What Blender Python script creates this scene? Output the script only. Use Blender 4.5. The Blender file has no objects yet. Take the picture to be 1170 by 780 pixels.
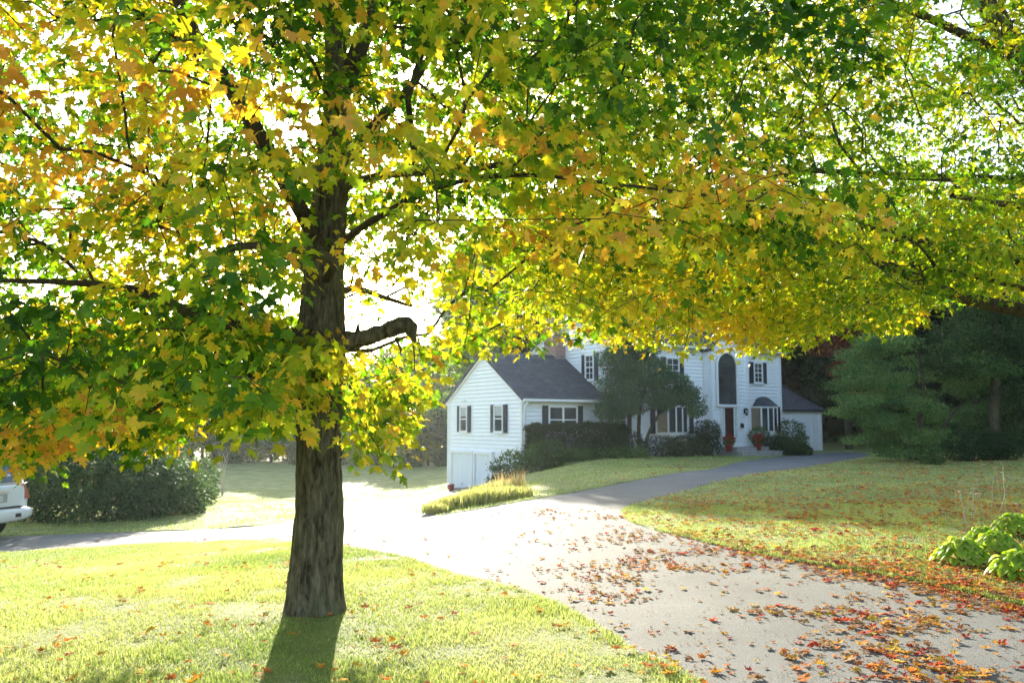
import bpy, bmesh, math, random
import numpy as np
from mathutils import Vector, Matrix, geometry
R = math.radians
scene = bpy.context.scene
COL = scene.collection
rng = np.random.default_rng(7)
random.seed(7)

# ------------------------------------------------------------------ camera
CAMZ = 1.6
F = 1000.0                     # focal length in pixels of a 1170 wide picture
PITCH = math.atan(94 / F)
cd = bpy.data.cameras.new('camera'); cam = bpy.data.objects.new('camera', cd); COL.objects.link(cam)
cam.location = (0, 0, CAMZ); cam.rotation_euler = (math.pi / 2 + PITCH, 0, 0)
cd.sensor_width = 36; cd.lens = F / 1170 * 36; cd.clip_end = 2000; cd.clip_start = 0.05
cd.dof.use_dof = True; cd.dof.focus_distance = 7.6; cd.dof.aperture_fstop = 5.0
scene.camera = cam

def ray(px, py):
    a = math.atan((390 - py) / F) + PITCH
    # direction with unit forward component in the world's Y
    c = math.cos(PITCH); s = math.sin(PITCH)
    x = (px - 585) / F; y = (390 - py) / F
    d = (x, c - y * s, s + y * c)
    return (d[0] / d[1], 1.0, d[2] / d[1])
def at(px, py, Y):
    d = ray(px, py); return Vector((d[0] * Y, Y, CAMZ + d[2] * Y))
def proj(P):
    P = np.asarray(P, float); c = math.cos(PITCH); s = math.sin(PITCH)
    x = P[..., 0]; y = P[..., 1]; z = P[..., 2] - CAMZ
    f = y * c + z * s; u = -y * s + z * c
    f = np.where(f < 0.05, 0.05, f)
    return 585 + F * x / f, 390 - F * u / f

# ------------------------------------------------------------------ noise
def vnoise(P, scale, seed=0):
    P = np.asarray(P, float) / scale
    i = np.floor(P).astype(np.int64); f = P - i; f = f * f * (3 - 2 * f)
    def h(a, b, c):
        n = (a * 374761393 + b * 668265263 + c * 2147483647 + seed * 974634777) & 0x7fffffff
        n = ((n ^ (n >> 13)) * 1274126177) & 0x7fffffff
        n = (n ^ (n >> 16)) & 0xffff
        return n / 65535.0
    r = 0
    for dx in (0, 1):
        for dy in (0, 1):
            for dz in (0, 1):
                w = (f[..., 0] if dx else 1 - f[..., 0]) * (f[..., 1] if dy else 1 - f[..., 1]) * (f[..., 2] if dz else 1 - f[..., 2])
                r = r + w * h(i[..., 0] + dx, i[..., 1] + dy, i[..., 2] + dz)
    return r

# ------------------------------------------------------------------ tagging
def tag(o, label=None, cat=None, group=None, kind=None):
    if label: o['label'] = label
    if cat: o['category'] = cat
    if group: o['group'] = group
    if kind: o['kind'] = kind
    return o
def empty(name, loc, rz=0):
    o = bpy.data.objects.new(name, None); COL.objects.link(o); o.location = loc; o.rotation_euler = (0, 0, rz)
    o.empty_display_size = 0.2
    return o
def link(name, me, mat=None, parent=None):
    if mat is not None and not me.materials: me.materials.append(mat)
    o = bpy.data.objects.new(name, me); COL.objects.link(o)
    if parent: o.parent = parent
    return o
def copy_tree(o, parent=None):
    c = o.copy(); COL.objects.link(c); c.parent = parent
    for ch in list(o.children): copy_tree(ch, c)
    return c

class MB:
    def __init__(s): s.v = []; s.f = []; s.sm = []
    def add(s, vs, fs, smooth=False):
        n = len(s.v); s.v += [tuple(v) for v in vs]; s.f += [tuple(i + n for i in f) for f in fs]; s.sm += [smooth] * len(fs)
    def box(s, x0, x1, y0, y1, z0, z1):
        s.add([(x0,y0,z0),(x1,y0,z0),(x1,y1,z0),(x0,y1,z0),(x0,y0,z1),(x1,y0,z1),(x1,y1,z1),(x0,y1,z1)],
              [(0,3,2,1),(4,5,6,7),(0,1,5,4),(1,2,6,5),(2,3,7,6),(3,0,4,7)])
    def prism(s, pts, d):            # pts: planar loop, d: extrusion vector
        n = len(pts); d = Vector(d); a = [Vector(p) for p in pts]; b = [p + d for p in a]
        s.add(a + b, [tuple(range(n))[::-1], tuple(range(n, 2 * n))] + [(i, (i + 1) % n, n + (i + 1) % n, n + i) for i in range(n)])
    def tube(s, pts, rad, n=8, cap=True):
        pts = [Vector(p) for p in pts]; rings = []
        up = Vector((0.13, 0.21, 1)).normalized(); vs = []
        for i, p in enumerate(pts):
            t = (pts[min(i + 1, len(pts) - 1)] - pts[max(i - 1, 0)]).normalized()
            a = t.cross(up)
            if a.length < 0.2: a = t.cross(Vector((1, 0, 0)))
            a.normalize(); b = t.cross(a)
            r = rad[i] if hasattr(rad, '__len__') else rad
            for k in range(n):
                w = 2 * math.pi * k / n; vs.append(p + a * (r * math.cos(w)) + b * (r * math.sin(w)))
        fs = []
        for i in range(len(pts) - 1):
            for k in range(n):
                fs.append((i * n + k, i * n + (k + 1) % n, (i + 1) * n + (k + 1) % n, (i + 1) * n + k))
        if cap: fs += [tuple(range(n))[::-1], tuple(range((len(pts) - 1) * n, len(pts) * n))]
        s.add(vs, fs, True)
    def lathe(s, prof, n=20, c=(0, 0, 0)):
        vs = []; fs = []
        for r, z in prof:
            for k in range(n):
                w = 2 * math.pi * k / n; vs.append((c[0] + r * math.cos(w), c[1] + r * math.sin(w), c[2] + z))
        for i in range(len(prof) - 1):
            for k in range(n): fs.append((i * n + k, i * n + (k + 1) % n, (i + 1) * n + (k + 1) % n, (i + 1) * n + k))
        s.add(vs, fs, True)
    def mesh(s, name):
        me = bpy.data.meshes.new(name); me.from_pydata(s.v, [], s.f); me.polygons.foreach_set('use_smooth', s.sm); me.update(); return me
    def build(s, name, mat, parent=None):
        return link(name, s.mesh(name), mat, parent)

def np_mesh(name, V, Fc, colors=None, smooth=False):
    """V (n,3); Fc (m,k) int array of equal-sized faces"""
    V = np.ascontiguousarray(V, dtype=np.float32); Fc = np.ascontiguousarray(Fc, dtype=np.int32)
    me = bpy.data.meshes.new(name); k = Fc.shape[1]
    me.vertices.add(len(V)); me.vertices.foreach_set('co', V.ravel())
    me.loops.add(Fc.size); me.loops.foreach_set('vertex_index', Fc.ravel())
    me.polygons.add(len(Fc)); me.polygons.foreach_set('loop_start', np.arange(0, Fc.size, k, dtype=np.int32))
    me.polygons.foreach_set('loop_total', np.full(len(Fc), k, dtype=np.int32))
    if smooth: me.polygons.foreach_set('use_smooth', np.ones(len(Fc), dtype=bool))
    me.update(calc_edges=True)
    if colors is not None:
        at_ = me.color_attributes.new('col', 'FLOAT_COLOR', 'POINT')
        c = np.ones((len(V), 4), dtype=np.float32); c[:, :3] = colors; at_.data.foreach_set('color', c.ravel())
    return me

# ------------------------------------------------------------------ materials
def mat(name):
    m = bpy.data.materials.new(name); m.use_nodes = True; nt = m.node_tree; nt.nodes.clear()
    out = nt.nodes.new('ShaderNodeOutputMaterial'); return m, nt, out
def node(nt, t, **kw):
    n = nt.nodes.new(t)
    for k, v in kw.items():
        if k in ('i',):
            for a, b in v.items(): n.inputs[a].default_value = b
        else: setattr(n, k, v)
    return n
def simple(name, col, rough=0.6, spec=0.4, bump=0, bscale=30, var=0.0, vscale=5, metallic=0, coat=0):
    m, nt, out = mat(name); L = nt.links
    p = node(nt, 'ShaderNodeBsdfPrincipled'); L.new(p.outputs[0], out.inputs[0])
    p.inputs['Base Color'].default_value = (*col, 1); p.inputs['Roughness'].default_value = rough
    p.inputs['Specular IOR Level'].default_value = spec; p.inputs['Metallic'].default_value = metallic
    p.inputs['Coat Weight'].default_value = coat
    tc = node(nt, 'ShaderNodeTexCoord')
    if var:
        n = node(nt, 'ShaderNodeTexNoise', i={'Scale': vscale, 'Detail': 5}); L.new(tc.outputs['Object'], n.inputs['Vector'])
        mr = node(nt, 'ShaderNodeMapRange', i={1: 0.3, 2: 0.7, 3: 1 - var, 4: 1 + var}); L.new(n.outputs[0], mr.inputs[0])
        mx = node(nt, 'ShaderNodeVectorMath', operation='SCALE'); mx.inputs[0].default_value = col; L.new(mr.outputs[0], mx.inputs['Scale'])
        L.new(mx.outputs[0], p.inputs['Base Color'])
    if bump:
        n = node(nt, 'ShaderNodeTexNoise', i={'Scale': bscale, 'Detail': 4}); L.new(tc.outputs['Object'], n.inputs['Vector'])
        b = node(nt, 'ShaderNodeBump', i={'Strength': 1.0, 'Distance': bump}); L.new(n.outputs[0], b.inputs['Height']); L.new(b.outputs[0], p.inputs['Normal'])
    return m
def leafmat(name, trans=0.5, rough=0.45, spec=0.3, boost=(1.3, 1.25, 0.7), base=None, var=0.25, mott=0):
    """leaf: reflects its own colour and lets light through; colour from the mesh's per leaf attribute"""
    m, nt, out = mat(name); L = nt.links
    if base is None:
        a = node(nt, 'ShaderNodeAttribute', attribute_name='col'); c0 = a.outputs['Color']
    else:
        a = node(nt, 'ShaderNodeRGB'); a.outputs[0].default_value = (*base, 1); c0 = a.outputs[0]
    g = node(nt, 'ShaderNodeNewGeometry')
    mr = node(nt, 'ShaderNodeMapRange', i={1: 0, 2: 1, 3: 1 - var, 4: 1 + var}); L.new(g.outputs['Random Per Island'], mr.inputs[0])
    sc = node(nt, 'ShaderNodeVectorMath', operation='SCALE'); L.new(c0, sc.inputs[0]); L.new(mr.outputs[0], sc.inputs['Scale'])
    if mott:
        tc = node(nt, 'ShaderNodeTexCoord'); nn = node(nt, 'ShaderNodeTexNoise', i={'Scale': 38, 'Detail': 3}); L.new(tc.outputs['Object'], nn.inputs['Vector'])
        m2 = node(nt, 'ShaderNodeMapRange', i={1: .3, 2: .7, 3: 1 - mott, 4: 1 + mott}); L.new(nn.outputs[0], m2.inputs[0])
        cx = node(nt, 'ShaderNodeCombineXYZ'); L.new(m2.outputs[0], cx.inputs[0]); cx.inputs[1].default_value = 1; cx.inputs[2].default_value = 1
        s2 = node(nt, 'ShaderNodeVectorMath', operation='MULTIPLY'); L.new(sc.outputs[0], s2.inputs[0]); L.new(cx.outputs[0], s2.inputs[1]); sc = s2
    p = node(nt, 'ShaderNodeBsdfPrincipled', i={'Roughness': rough, 'Specular IOR Level': spec}); L.new(sc.outputs[0], p.inputs['Base Color'])
    mu = node(nt, 'ShaderNodeVectorMath', operation='MULTIPLY'); L.new(sc.outputs[0], mu.inputs[0]); mu.inputs[1].default_value = boost
    t = node(nt, 'ShaderNodeBsdfTranslucent'); L.new(mu.outputs[0], t.inputs['Color'])
    mx = node(nt, 'ShaderNodeMixShader', i={0: trans}); L.new(p.outputs[0], mx.inputs[1]); L.new(t.outputs[0], mx.inputs[2]); L.new(mx.outputs[0], out.inputs[0])
    return m

M = {}
M['leaf'] = leafmat('maple_leaf', 0.62, boost=(1.5, 1.55, 0.35), mott=.22)
M['bush'] = leafmat('shrub_leaf', 0.35, rough=.6, spec=.12, boost=(1.2, 1.2, 0.6))
M['woodleaf'] = leafmat('woodland_leaf', .5, rough=.6, spec=.1, boost=(1.3, 1.3, .6))
M['grass'] = leafmat('grass_blade', 0.5, rough=.5, spec=.2, boost=(1.25, 1.2, 0.8))
M['litter'] = leafmat('fallen_leaf', 0.3, rough=.8, spec=.05, boost=(1.3, 1.1, 0.6), var=0.3)
M['white'] = simple('white_paint', (0.86, 0.87, 0.88), 0.55, 0.3, var=0.03, vscale=2)
M['trim'] = simple('white_trim', (0.82, 0.82, 0.81), 0.45, 0.4)
M['shutter'] = simple('black_green_shutter', (0.022, 0.032, 0.036), 0.5)
M['glass'] = simple('window_pane', (0.045, 0.055, 0.055), 0.08, 0.5, var=0.5, vscale=1.2)
M['curtain'] = simple('curtain', (0.45, 0.46, 0.46), 0.9)
M['garage'] = simple('garage_door_paint', (.76, .79, .82), .5)
M['door'] = simple('door_wood', (0.045, 0.016, 0.011), 0.4)
M['metal'] = simple('dark_iron', (0.03, 0.035, 0.035), 0.4, metallic=0.6)
M['stone'] = simple('granite_step', (0.33, 0.32, 0.31), 0.8, bump=0.004, var=0.2, vscale=8)
M['lamp'] = simple('lantern_glass', (0.35, 0.42, 0.42), 0.15)
M['terracotta'] = simple('terracotta_red', (0.30, 0.05, 0.035), 0.6)
M['soil'] = simple('mulch', (0.055, 0.035, 0.022), 0.95, bump=0.03, bscale=25, var=0.4, vscale=12)

def m_bark(name, c1, c2, sx=1.0):
    m, nt, out = mat(name); L = nt.links
    tc = node(nt, 'ShaderNodeTexCoord'); mp = node(nt, 'ShaderNodeMapping'); mp.inputs['Scale'].default_value = (16 * sx, 16 * sx, 3.6 * sx)
    L.new(tc.outputs['Object'], mp.inputs[0])
    n = node(nt, 'ShaderNodeTexNoise', i={'Scale': 1.6, 'Detail': 8, 'Roughness': 0.65, 'Distortion': 0.4}); L.new(mp.outputs[0], n.inputs['Vector'])
    n2 = node(nt, 'ShaderNodeTexNoise', i={'Scale': 3, 'Detail': 4}); L.new(tc.outputs['Object'], n2.inputs['Vector'])
    cr = node(nt, 'ShaderNodeValToRGB'); cr.color_ramp.elements[0].position = 0.36; cr.color_ramp.elements[1].position = 0.66
    cr.color_ramp.elements[0].color = (*c1, 1); cr.color_ramp.elements[1].color = (*c2, 1); L.new(n.outputs[0], cr.inputs[0])
    mx = node(nt, 'ShaderNodeMixRGB', blend_type='MIX'); mx.inputs[2].default_value = (0.10, 0.115, 0.05, 1)
    mr = node(nt, 'ShaderNodeMapRange', i={1: 0.52, 2: 0.7, 3: 0, 4: 0.55}); L.new(n2.outputs[0], mr.inputs[0]); L.new(mr.outputs[0], mx.inputs[0]); L.new(cr.outputs[0], mx.inputs[1])
    p = node(nt, 'ShaderNodeBsdfPrincipled', i={'Roughness': 0.9, 'Specular IOR Level': 0.2}); L.new(mx.outputs[0], p.inputs['Base Color'])
    b = node(nt, 'ShaderNodeBump', i={'Strength': 1.0, 'Distance': 0.018}); L.new(n.outputs[0], b.inputs['Height']); L.new(b.outputs[0], p.inputs['Normal'])
    L.new(p.outputs[0], out.inputs[0]); return m
M['bark'] = m_bark('maple_bark', (0.026, 0.021, 0.013), (0.165, 0.14, 0.09))
M['twig'] = m_bark('twig_bark', (0.035, 0.026, 0.018), (0.09, 0.07, 0.048))
M['paletwig'] = simple('pale_bark', (0.42, 0.37, 0.28), 0.8, var=0.2)

def m_asphalt():
    m, nt, out = mat('asphalt'); L = nt.links
    tc = node(nt, 'ShaderNodeTexCoord')
    n = node(nt, 'ShaderNodeTexNoise', i={'Scale': 110, 'Detail': 3, 'Roughness': 0.7}); L.new(tc.outputs['Object'], n.inputs['Vector'])
    n2 = node(nt, 'ShaderNodeTexNoise', i={'Scale': 0.7, 'Detail': 6, 'Roughness': 0.6}); L.new(tc.outputs['Object'], n2.inputs['Vector'])
    v = node(nt, 'ShaderNodeTexVoronoi', feature='F1', i={'Scale': 240}); L.new(tc.outputs['Object'], v.inputs['Vector'])
    cr = node(nt, 'ShaderNodeValToRGB'); cr.color_ramp.elements[0].position = 0.32; cr.color_ramp.elements[1].position = 0.72
    cr.color_ramp.elements[0].color = (0.075, 0.077, 0.073, 1); cr.color_ramp.elements[1].color = (0.27, 0.268, 0.25, 1); L.new(n.outputs[0], cr.inputs[0])
    mr = node(nt, 'ShaderNodeMapRange', i={1: 0.3, 2: 0.7, 3: 0.8, 4: 1.18}); L.new(n2.outputs[0], mr.inputs[0])
    sc = node(nt, 'ShaderNodeVectorMath', operation='SCALE'); L.new(cr.outputs[0], sc.inputs[0]); L.new(mr.outputs[0], sc.inputs['Scale'])
    p = node(nt, 'ShaderNodeBsdfPrincipled', i={'Roughness': 0.85, 'Specular IOR Level': 0.18}); L.new(sc.outputs[0], p.inputs['Base Color'])
    b = node(nt, 'ShaderNodeBump', i={'Strength': 0.7, 'Distance': 0.0025}); L.new(v.outputs['Distance'], b.inputs['Height']); L.new(b.outputs[0], p.inputs['Normal'])
    L.new(p.outputs[0], out.inputs[0]); return m
M['asphalt'] = m_asphalt()
def m_lawn():
    m, nt, out = mat('lawn_turf'); L = nt.links
    tc = node(nt, 'ShaderNodeTexCoord')
    n = node(nt, 'ShaderNodeTexNoise', i={'Scale': 1.3, 'Detail': 8, 'Roughness': 0.7}); L.new(tc.outputs['Object'], n.inputs['Vector'])
    n2 = node(nt, 'ShaderNodeTexNoise', i={'Scale': 28, 'Detail': 5, 'Roughness': 0.75}); L.new(tc.outputs['Object'], n2.inputs['Vector'])
    cr = node(nt, 'ShaderNodeValToRGB'); cr.color_ramp.elements[0].position = 0.35; cr.color_ramp.elements[1].position = 0.68
    cr.color_ramp.elements[0].color = (0.13, 0.18, 0.035, 1); cr.color_ramp.elements[1].color = (0.33, 0.34, 0.10, 1); L.new(n.outputs[0], cr.inputs[0])
    mr = node(nt, 'ShaderNodeMapRange', i={1: 0.3, 2: 0.7, 3: 0.65, 4: 1.3}); L.new(n2.outputs[0], mr.inputs[0])
    sc = node(nt, 'ShaderNodeVectorMath', operation='SCALE'); L.new(cr.outputs[0], sc.inputs[0]); L.new(mr.outputs[0], sc.inputs['Scale'])
    p = node(nt, 'ShaderNodeBsdfPrincipled', i={'Roughness': 0.8, 'Specular IOR Level': 0.25}); L.new(sc.outputs[0], p.inputs['Base Color'])
    p.inputs['Sheen Weight'].default_value = 0.15; p.inputs['Sheen Tint'].default_value = (0.9, 0.95, 0.5, 1); p.inputs['Sheen Roughness'].default_value = 0.4
    b = node(nt, 'ShaderNodeBump', i={'Strength': 1.0, 'Distance': 0.04}); L.new(n2.outputs[0], b.inputs['Height']); L.new(b.outputs[0], p.inputs['Normal'])
    L.new(p.outputs[0], out.inputs[0]); return m
M['lawn'] = m_lawn()
def m_roof():
    m, nt, out = mat('roof_shingle'); L = nt.links
    tc = node(nt, 'ShaderNodeTexCoord')
    mp = node(nt, 'ShaderNodeMapping'); mp.inputs['Scale'].default_value = (1, 1, 1); L.new(tc.outputs['Object'], mp.inputs[0])
    br = node(nt, 'ShaderNodeTexBrick', i={'Scale': 1.0, 'Color1': (0.05, 0.058, 0.066, 1), 'Color2': (0.085, 0.095, 0.105, 1), 'Mortar': (0.03, 0.034, 0.04, 1), 'Mortar Size': 0.012, 'Brick Width': 0.3, 'Row Height': 0.14})
    L.new(mp.outputs[0], br.inputs['Vector'])
    n = node(nt, 'ShaderNodeTexNoise', i={'Scale': 1.5, 'Detail': 5}); L.new(tc.outputs['Object'], n.inputs['Vector'])
    mr = node(nt, 'ShaderNodeMapRange', i={1: 0.3, 2: 0.7, 3: 0.8, 4: 1.2}); L.new(n.outputs[0], mr.inputs[0])
    sc = node(nt, 'ShaderNodeVectorMath', operation='SCALE'); L.new(br.outputs[0], sc.inputs[0]); L.new(mr.outputs[0], sc.inputs['Scale'])
    p = node(nt, 'ShaderNodeBsdfPrincipled', i={'Roughness': 0.85, 'Specular IOR Level': 0.3}); L.new(sc.outputs[0], p.inputs['Base Color'])
    L.new(p.outputs[0], out.inputs[0]); return m
M['roof'] = m_roof()
def m_brick():
    m, nt, out = mat('chimney_brick'); L = nt.links
    tc = node(nt, 'ShaderNodeTexCoord'); s_ = node(nt, 'ShaderNodeSeparateXYZ'); L.new(tc.outputs['Object'], s_.inputs[0])
    ad = node(nt, 'ShaderNodeMath', operation='ADD'); L.new(s_.outputs[0], ad.inputs[0]); L.new(s_.outputs[1], ad.inputs[1])
    cb = node(nt, 'ShaderNodeCombineXYZ'); L.new(ad.outputs[0], cb.inputs[0]); L.new(s_.outputs[2], cb.inputs[1])
    br = node(nt, 'ShaderNodeTexBrick', i={'Scale': 1.0, 'Color1': (0.30, 0.13, 0.09, 1), 'Color2': (0.20, 0.085, 0.06, 1), 'Mortar': (0.38, 0.35, 0.32, 1), 'Mortar Size': 0.01, 'Brick Width': 0.22, 'Row Height': 0.075})
    L.new(cb.outputs[0], br.inputs['Vector'])
    p = node(nt, 'ShaderNodeBsdfPrincipled', i={'Roughness': 0.9}); L.new(br.outputs[0], p.inputs['Base Color']); L.new(p.outputs[0], out.inputs[0]); return m
M['brick'] = m_brick()

# ------------------------------------------------------------------ terrain
CP = np.array([
 (0,0,0),(-1.67,7.4,0),(5,4,0),(-6,6,-.08),(-3,11,-.1),(8,8,.1),(-8.6,14.6,-.55),(-10.5,18,-.7),(-4.1,14.3,-.3),(-5.1,18,-.5),
 (-2.2,18,-.35),(0.2,15.5,0),(-.2,19,-.05),(-2,25,-.75),(-1,34,-1.2),(-3,41,-1.4),(-6,30,-.95),(-8,24,-.72),(-14,26,-.85),
 (-10,60,-1.2),(-2,60,-1.2),(-25,40,-1.2),(-30,15,-.9),(2.4,33.5,.15),(1.2,30,.05),(.9,24,.05),(5,36,.2),(9,40,.15),(11,42,.1),(14.5,44,.12),
 (3,20,.02),(8,20,.15),(6,30,.1),(15,30,.3),(20,20,.35),(20,42,.3),(10,12,.18),(5,11,.04),(30,30,.5),(0,-10,0),(-15,-5,0),(15,-5,.1),(2.2,37,.1),(4,50,0),(16,60,.2),(-45,80,-1.2),(45,80,.5),(0,120,-.5),(-60,0,-1),(60,0,.5)], float)
def tps(r2): return np.where(r2 > 1e-9, 0.5 * r2 * np.log(np.maximum(r2, 1e-9)), 0)
_n = len(CP); _X = CP[:, :2] / 20
_K = tps(((_X[:, None] - _X[None]) ** 2).sum(-1)) + 0.002 * np.eye(_n)
_P = np.c_[np.ones(_n), _X]; _A = np.block([[_K, _P], [_P.T, np.zeros((3, 3))]])
_W = np.linalg.solve(_A, np.r_[CP[:, 2], np.zeros(3)])
def terr(x, y):
    x = np.asarray(x, float); y = np.asarray(y, float); sh = x.shape
    xc = np.clip(x.ravel(), -70, 70) / 20; yc = np.clip(y.ravel(), -15, 120) / 20
    out = np.empty(xc.shape)
    for s0 in range(0, len(xc), 40000):
        Q = np.c_[xc[s0:s0 + 40000], yc[s0:s0 + 40000]]
        out[s0:s0 + 40000] = tps(((Q[:, None] - _X[None]) ** 2).sum(-1)) @ _W[:_n] + _W[_n] + Q @ _W[_n + 1:]
    return out.reshape(sh)
def tz(x, y): return float(terr(np.array([x]), np.array([y]))[0])
def ground(px, py):
    d = ray(px, py); Y = np.linspace(3, 130, 2600); X = d[0] * Y; Z = CAMZ + d[2] * Y
    h = Z - terr(X, Y); k = np.argmax(h < 0)
    if h[k] >= 0: k = len(Y) - 1
    return (float(X[k]), float(Y[k]))

# drive outline
drive = [(3.9, -6.0), (2.2, 2.0)]
drive += [ground(*p) for p in [(790,775),(715,732),(640,690),(580,671),(520,655),(460,636),(400,624),(350,618),(300,616),(150,622),(0,631)]]
drive += [(-18, 13.2), (-18, 17.4)]
drive += [ground(*p) for p in [(0,612),(100,608),(200,605),(300,600),(335,594),(358,585),(378,574)]]
drive += [(-5.6, 30), (-4.6, 38), (-3.05, 41.5), (-0.15, 36.9), (-0.1, 34), (-.75, 28), (-1.15, 22), (-1.35, 17.5)]
drive += [ground(*p) for p in [(492,588),(515,586),(545,581),(597,572),(650,562),(700,553),(760,543),(830,530),(890,521)]]
drive += [(14.3, 43.6), (16.6, 45.2), (17.6, 43)]
drive += [ground(*p) for p in [(985,524),(900,536),(830,548),(765,564),(728,573),(710,582),(712,591),(760,608),(830,624),(930,644),(1000,655),(1080,671),(1170,690)]]
drive += [(5.3, 5.5), (7.2, 0), (8.6, -6.0)]
def chaikin(P, n=2):
    for _ in range(n):
        Q = []
        for i in range(len(P)):
            a = P[i]; b = P[(i + 1) % len(P)]
            Q += [(a[0] * .75 + b[0] * .25, a[1] * .75 + b[1] * .25), (a[0] * .25 + b[0] * .75, a[1] * .25 + b[1] * .75)]
        P = Q
    return P
drive = chaikin(drive, 2)
DP = np.array(drive)
# small natural wobble of the edge
_w = vnoise(np.c_[DP, np.zeros(len(DP))], 0.5, 3) - 0.5
DP[:, 0] += _w * 0.10; DP[:, 1] += _w * 0.10
def inside(P, poly):
    P = np.asarray(P); x = P[:, 0]; y = P[:, 1]; r = np.zeros(len(P), bool); n = len(poly)
    j = n - 1
    for i in range(n):
        xi, yi = poly[i]; xj, yj = poly[j]
        c = ((yi > y) != (yj > y)); 
        with np.errstate(divide='ignore', invalid='ignore'):
            r ^= c & (x < (xj - xi) * (y - yi) / (yj - yi + 1e-12) + xi)
        j = i
    return r
def edge_dist(P, poly):
    P = np.asarray(P, float)[:, :2]; d = np.full(len(P), 1e9); n = len(poly)
    for i in range(n):
        a = np.array(poly[i]); b = np.array(poly[(i + 1) % n]); ab = b - a; L2 = (ab ** 2).sum() + 1e-12
        t = np.clip(((P - a) @ ab) / L2, 0, 1); q = P - a - t[:, None] * ab; d = np.minimum(d, (q ** 2).sum(1))
    return np.sqrt(d)

# ground sheet: fine near, coarse far
def axis(lo, hi, c0, c1, fine, coarse_n, p=2.2):
    mid = np.arange(c0, c1 + 1e-6, fine)
    a = c0 - (np.linspace(0, 1, coarse_n)[1:] ** p) * (c0 - lo); b = c1 + (np.linspace(0, 1, coarse_n)[1:] ** p) * (hi - c1)
    return np.r_[a[::-1], mid, b]
gx = axis(-600, 600, -11, 17, 0.16, 26); gy = axis(-300, 1200, 3, 47, 0.16, 26)
GX, GY = np.meshgrid(gx, gy); PX = np.c_[GX.ravel(), GY.ravel()]
gz = terr(PX[:, 0], PX[:, 1])
near = (PX[:, 0] > -20) & (PX[:, 0] < 20) & (PX[:, 1] > -8) & (PX[:, 1] < 48)
ins = np.zeros(len(PX), bool); ins[near] = inside(PX[near], DP)
ed = np.full(len(PX), 5.0); ed[near] = edge_dist(PX[near], DP)
gz = gz + (vnoise(np.c_[PX, PX[:, 0] * 0], 0.7, 5) - .5) * 0.03 * (~ins)
gz = np.where(ins, gz - np.clip(ed * 1.2, 0.03, 0.16), gz)
nx, ny = len(gx), len(gy)
ii = np.arange(nx * ny).reshape(ny, nx)
Fq = np.stack([ii[:-1, :-1], ii[:-1, 1:], ii[1:, 1:], ii[1:, :-1]], -1).reshape(-1, 4)
g = link('lawn', np_mesh('lawn', np.c_[PX, gz], Fq, smooth=True), M['lawn']); tag(g, kind='structure')

# drive sheet
px_, py_ = np.meshgrid(np.arange(-18, 18, 0.4), np.arange(-6, 46.5, 0.4)); q = np.c_[px_.ravel(), py_.ravel()]
q = q[inside(q, DP)]; q = q[edge_dist(q, DP) > 0.2]
vs2 = [Vector(p) for p in DP] + [Vector(p) for p in q]
nb = len(DP)
res = geometry.delaunay_2d_cdt(vs2, [], [list(range(nb))], 1, 1e-5)
vv = np.array([(v.x, v.y) for v in res[0]])
zz = terr(vv[:, 0], vv[:, 1]) - 0.02
me = bpy.data.meshes.new('driveway'); me.from_pydata([(a[0], a[1], b) for a, b in zip(vv, zz)], [], [f for f in res[2]])
me.polygons.foreach_set('use_smooth', [True] * len(me.polygons)); me.update()
dr = link('driveway', me, M['asphalt']); tag(dr, kind='structure')

# ------------------------------------------------------------------ leaf clouds
def leaf_template(kind):
    if kind == 'maple':
        h = [(0,0),(.2,-.1),(.38,.0),(.27,.14),(.46,.26),(.57,.5),(.36,.46),(.19,.42),(.27,.70),(.12,.72),(0,1.02)]
    elif kind == 'maple_low':
        h = [(0,0),(.38,-.04),(.25,.16),(.56,.48),(.17,.42),(0,1.0)]
    elif kind == 'oval':
        h = [(0,0),(.22,.25),(.24,.6),(0,1.0)]
    elif kind == 'diamond':
        h = [(0,0),(.32,.45),(0,1.0)]
    elif kind == 'clump':
        h = [(0,0),(.5,.1),(.22,.35),(.6,.7),(.15,.62),(0,1.1)]
    out = h + [(-x, y) for x, y in h[-2:0:-1]]
    c = (0, .35)
    P = np.array([c] + out); V = np.c_[P, np.zeros(len(P))]
    r = np.abs(V[:, 0]); V[:, 2] = -0.22 * r - 0.18 * (V[:, 1] - .35) ** 2 + .0
    n = len(out); Fc = np.array([(0, 1 + i, 1 + (i + 1) % n) for i in range(n)])
    return V, Fc
def frames(axis_, nrm):
    a = axis_ / np.linalg.norm(axis_, axis=1, keepdims=True)
    n = nrm - (nrm * a).sum(1, keepdims=True) * a; n /= np.linalg.norm(n, axis=1, keepdims=True) + 1e-9
    x = np.cross(a, n); return np.stack([x, a, n], -1)          # columns
def cloud(name, pos, axis_, nrm, size, color, kind='maple'):
    V, Fc = leaf_template(kind); N = len(pos)
    Rm = frames(axis_, nrm)
    curl = rng.uniform(.3, 1.9, N)[:, None]
    T = np.repeat(V[None], N, 0).copy(); T[:, :, 2] *= curl
    T[:, :, 0] *= rng.uniform(.72, 1.12, N)[:, None]; T[:, :, 2] += T[:, :, 1] * T[:, :, 0] * rng.normal(0, .5, N)[:, None]
    T *= size[:, None, None]
    W = np.einsum('nij,nkj->nki', Rm, T) + pos[:, None]
    F_ = (Fc[None] + (np.arange(N) * len(V))[:, None, None]).reshape(-1, 3)
    return np_mesh(name, W.reshape(-1, 3), F_, np.repeat(color, len(V), 0), smooth=False)
def pal(w, cols):
    """w in 0..1 -> colours along a list"""
    cols = np.array(cols); k = np.clip(w, 0, .9999) * (len(cols) - 1); i = k.astype(int); f = (k - i)[:, None]
    return cols[i] * (1 - f) + cols[i + 1] * f

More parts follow.
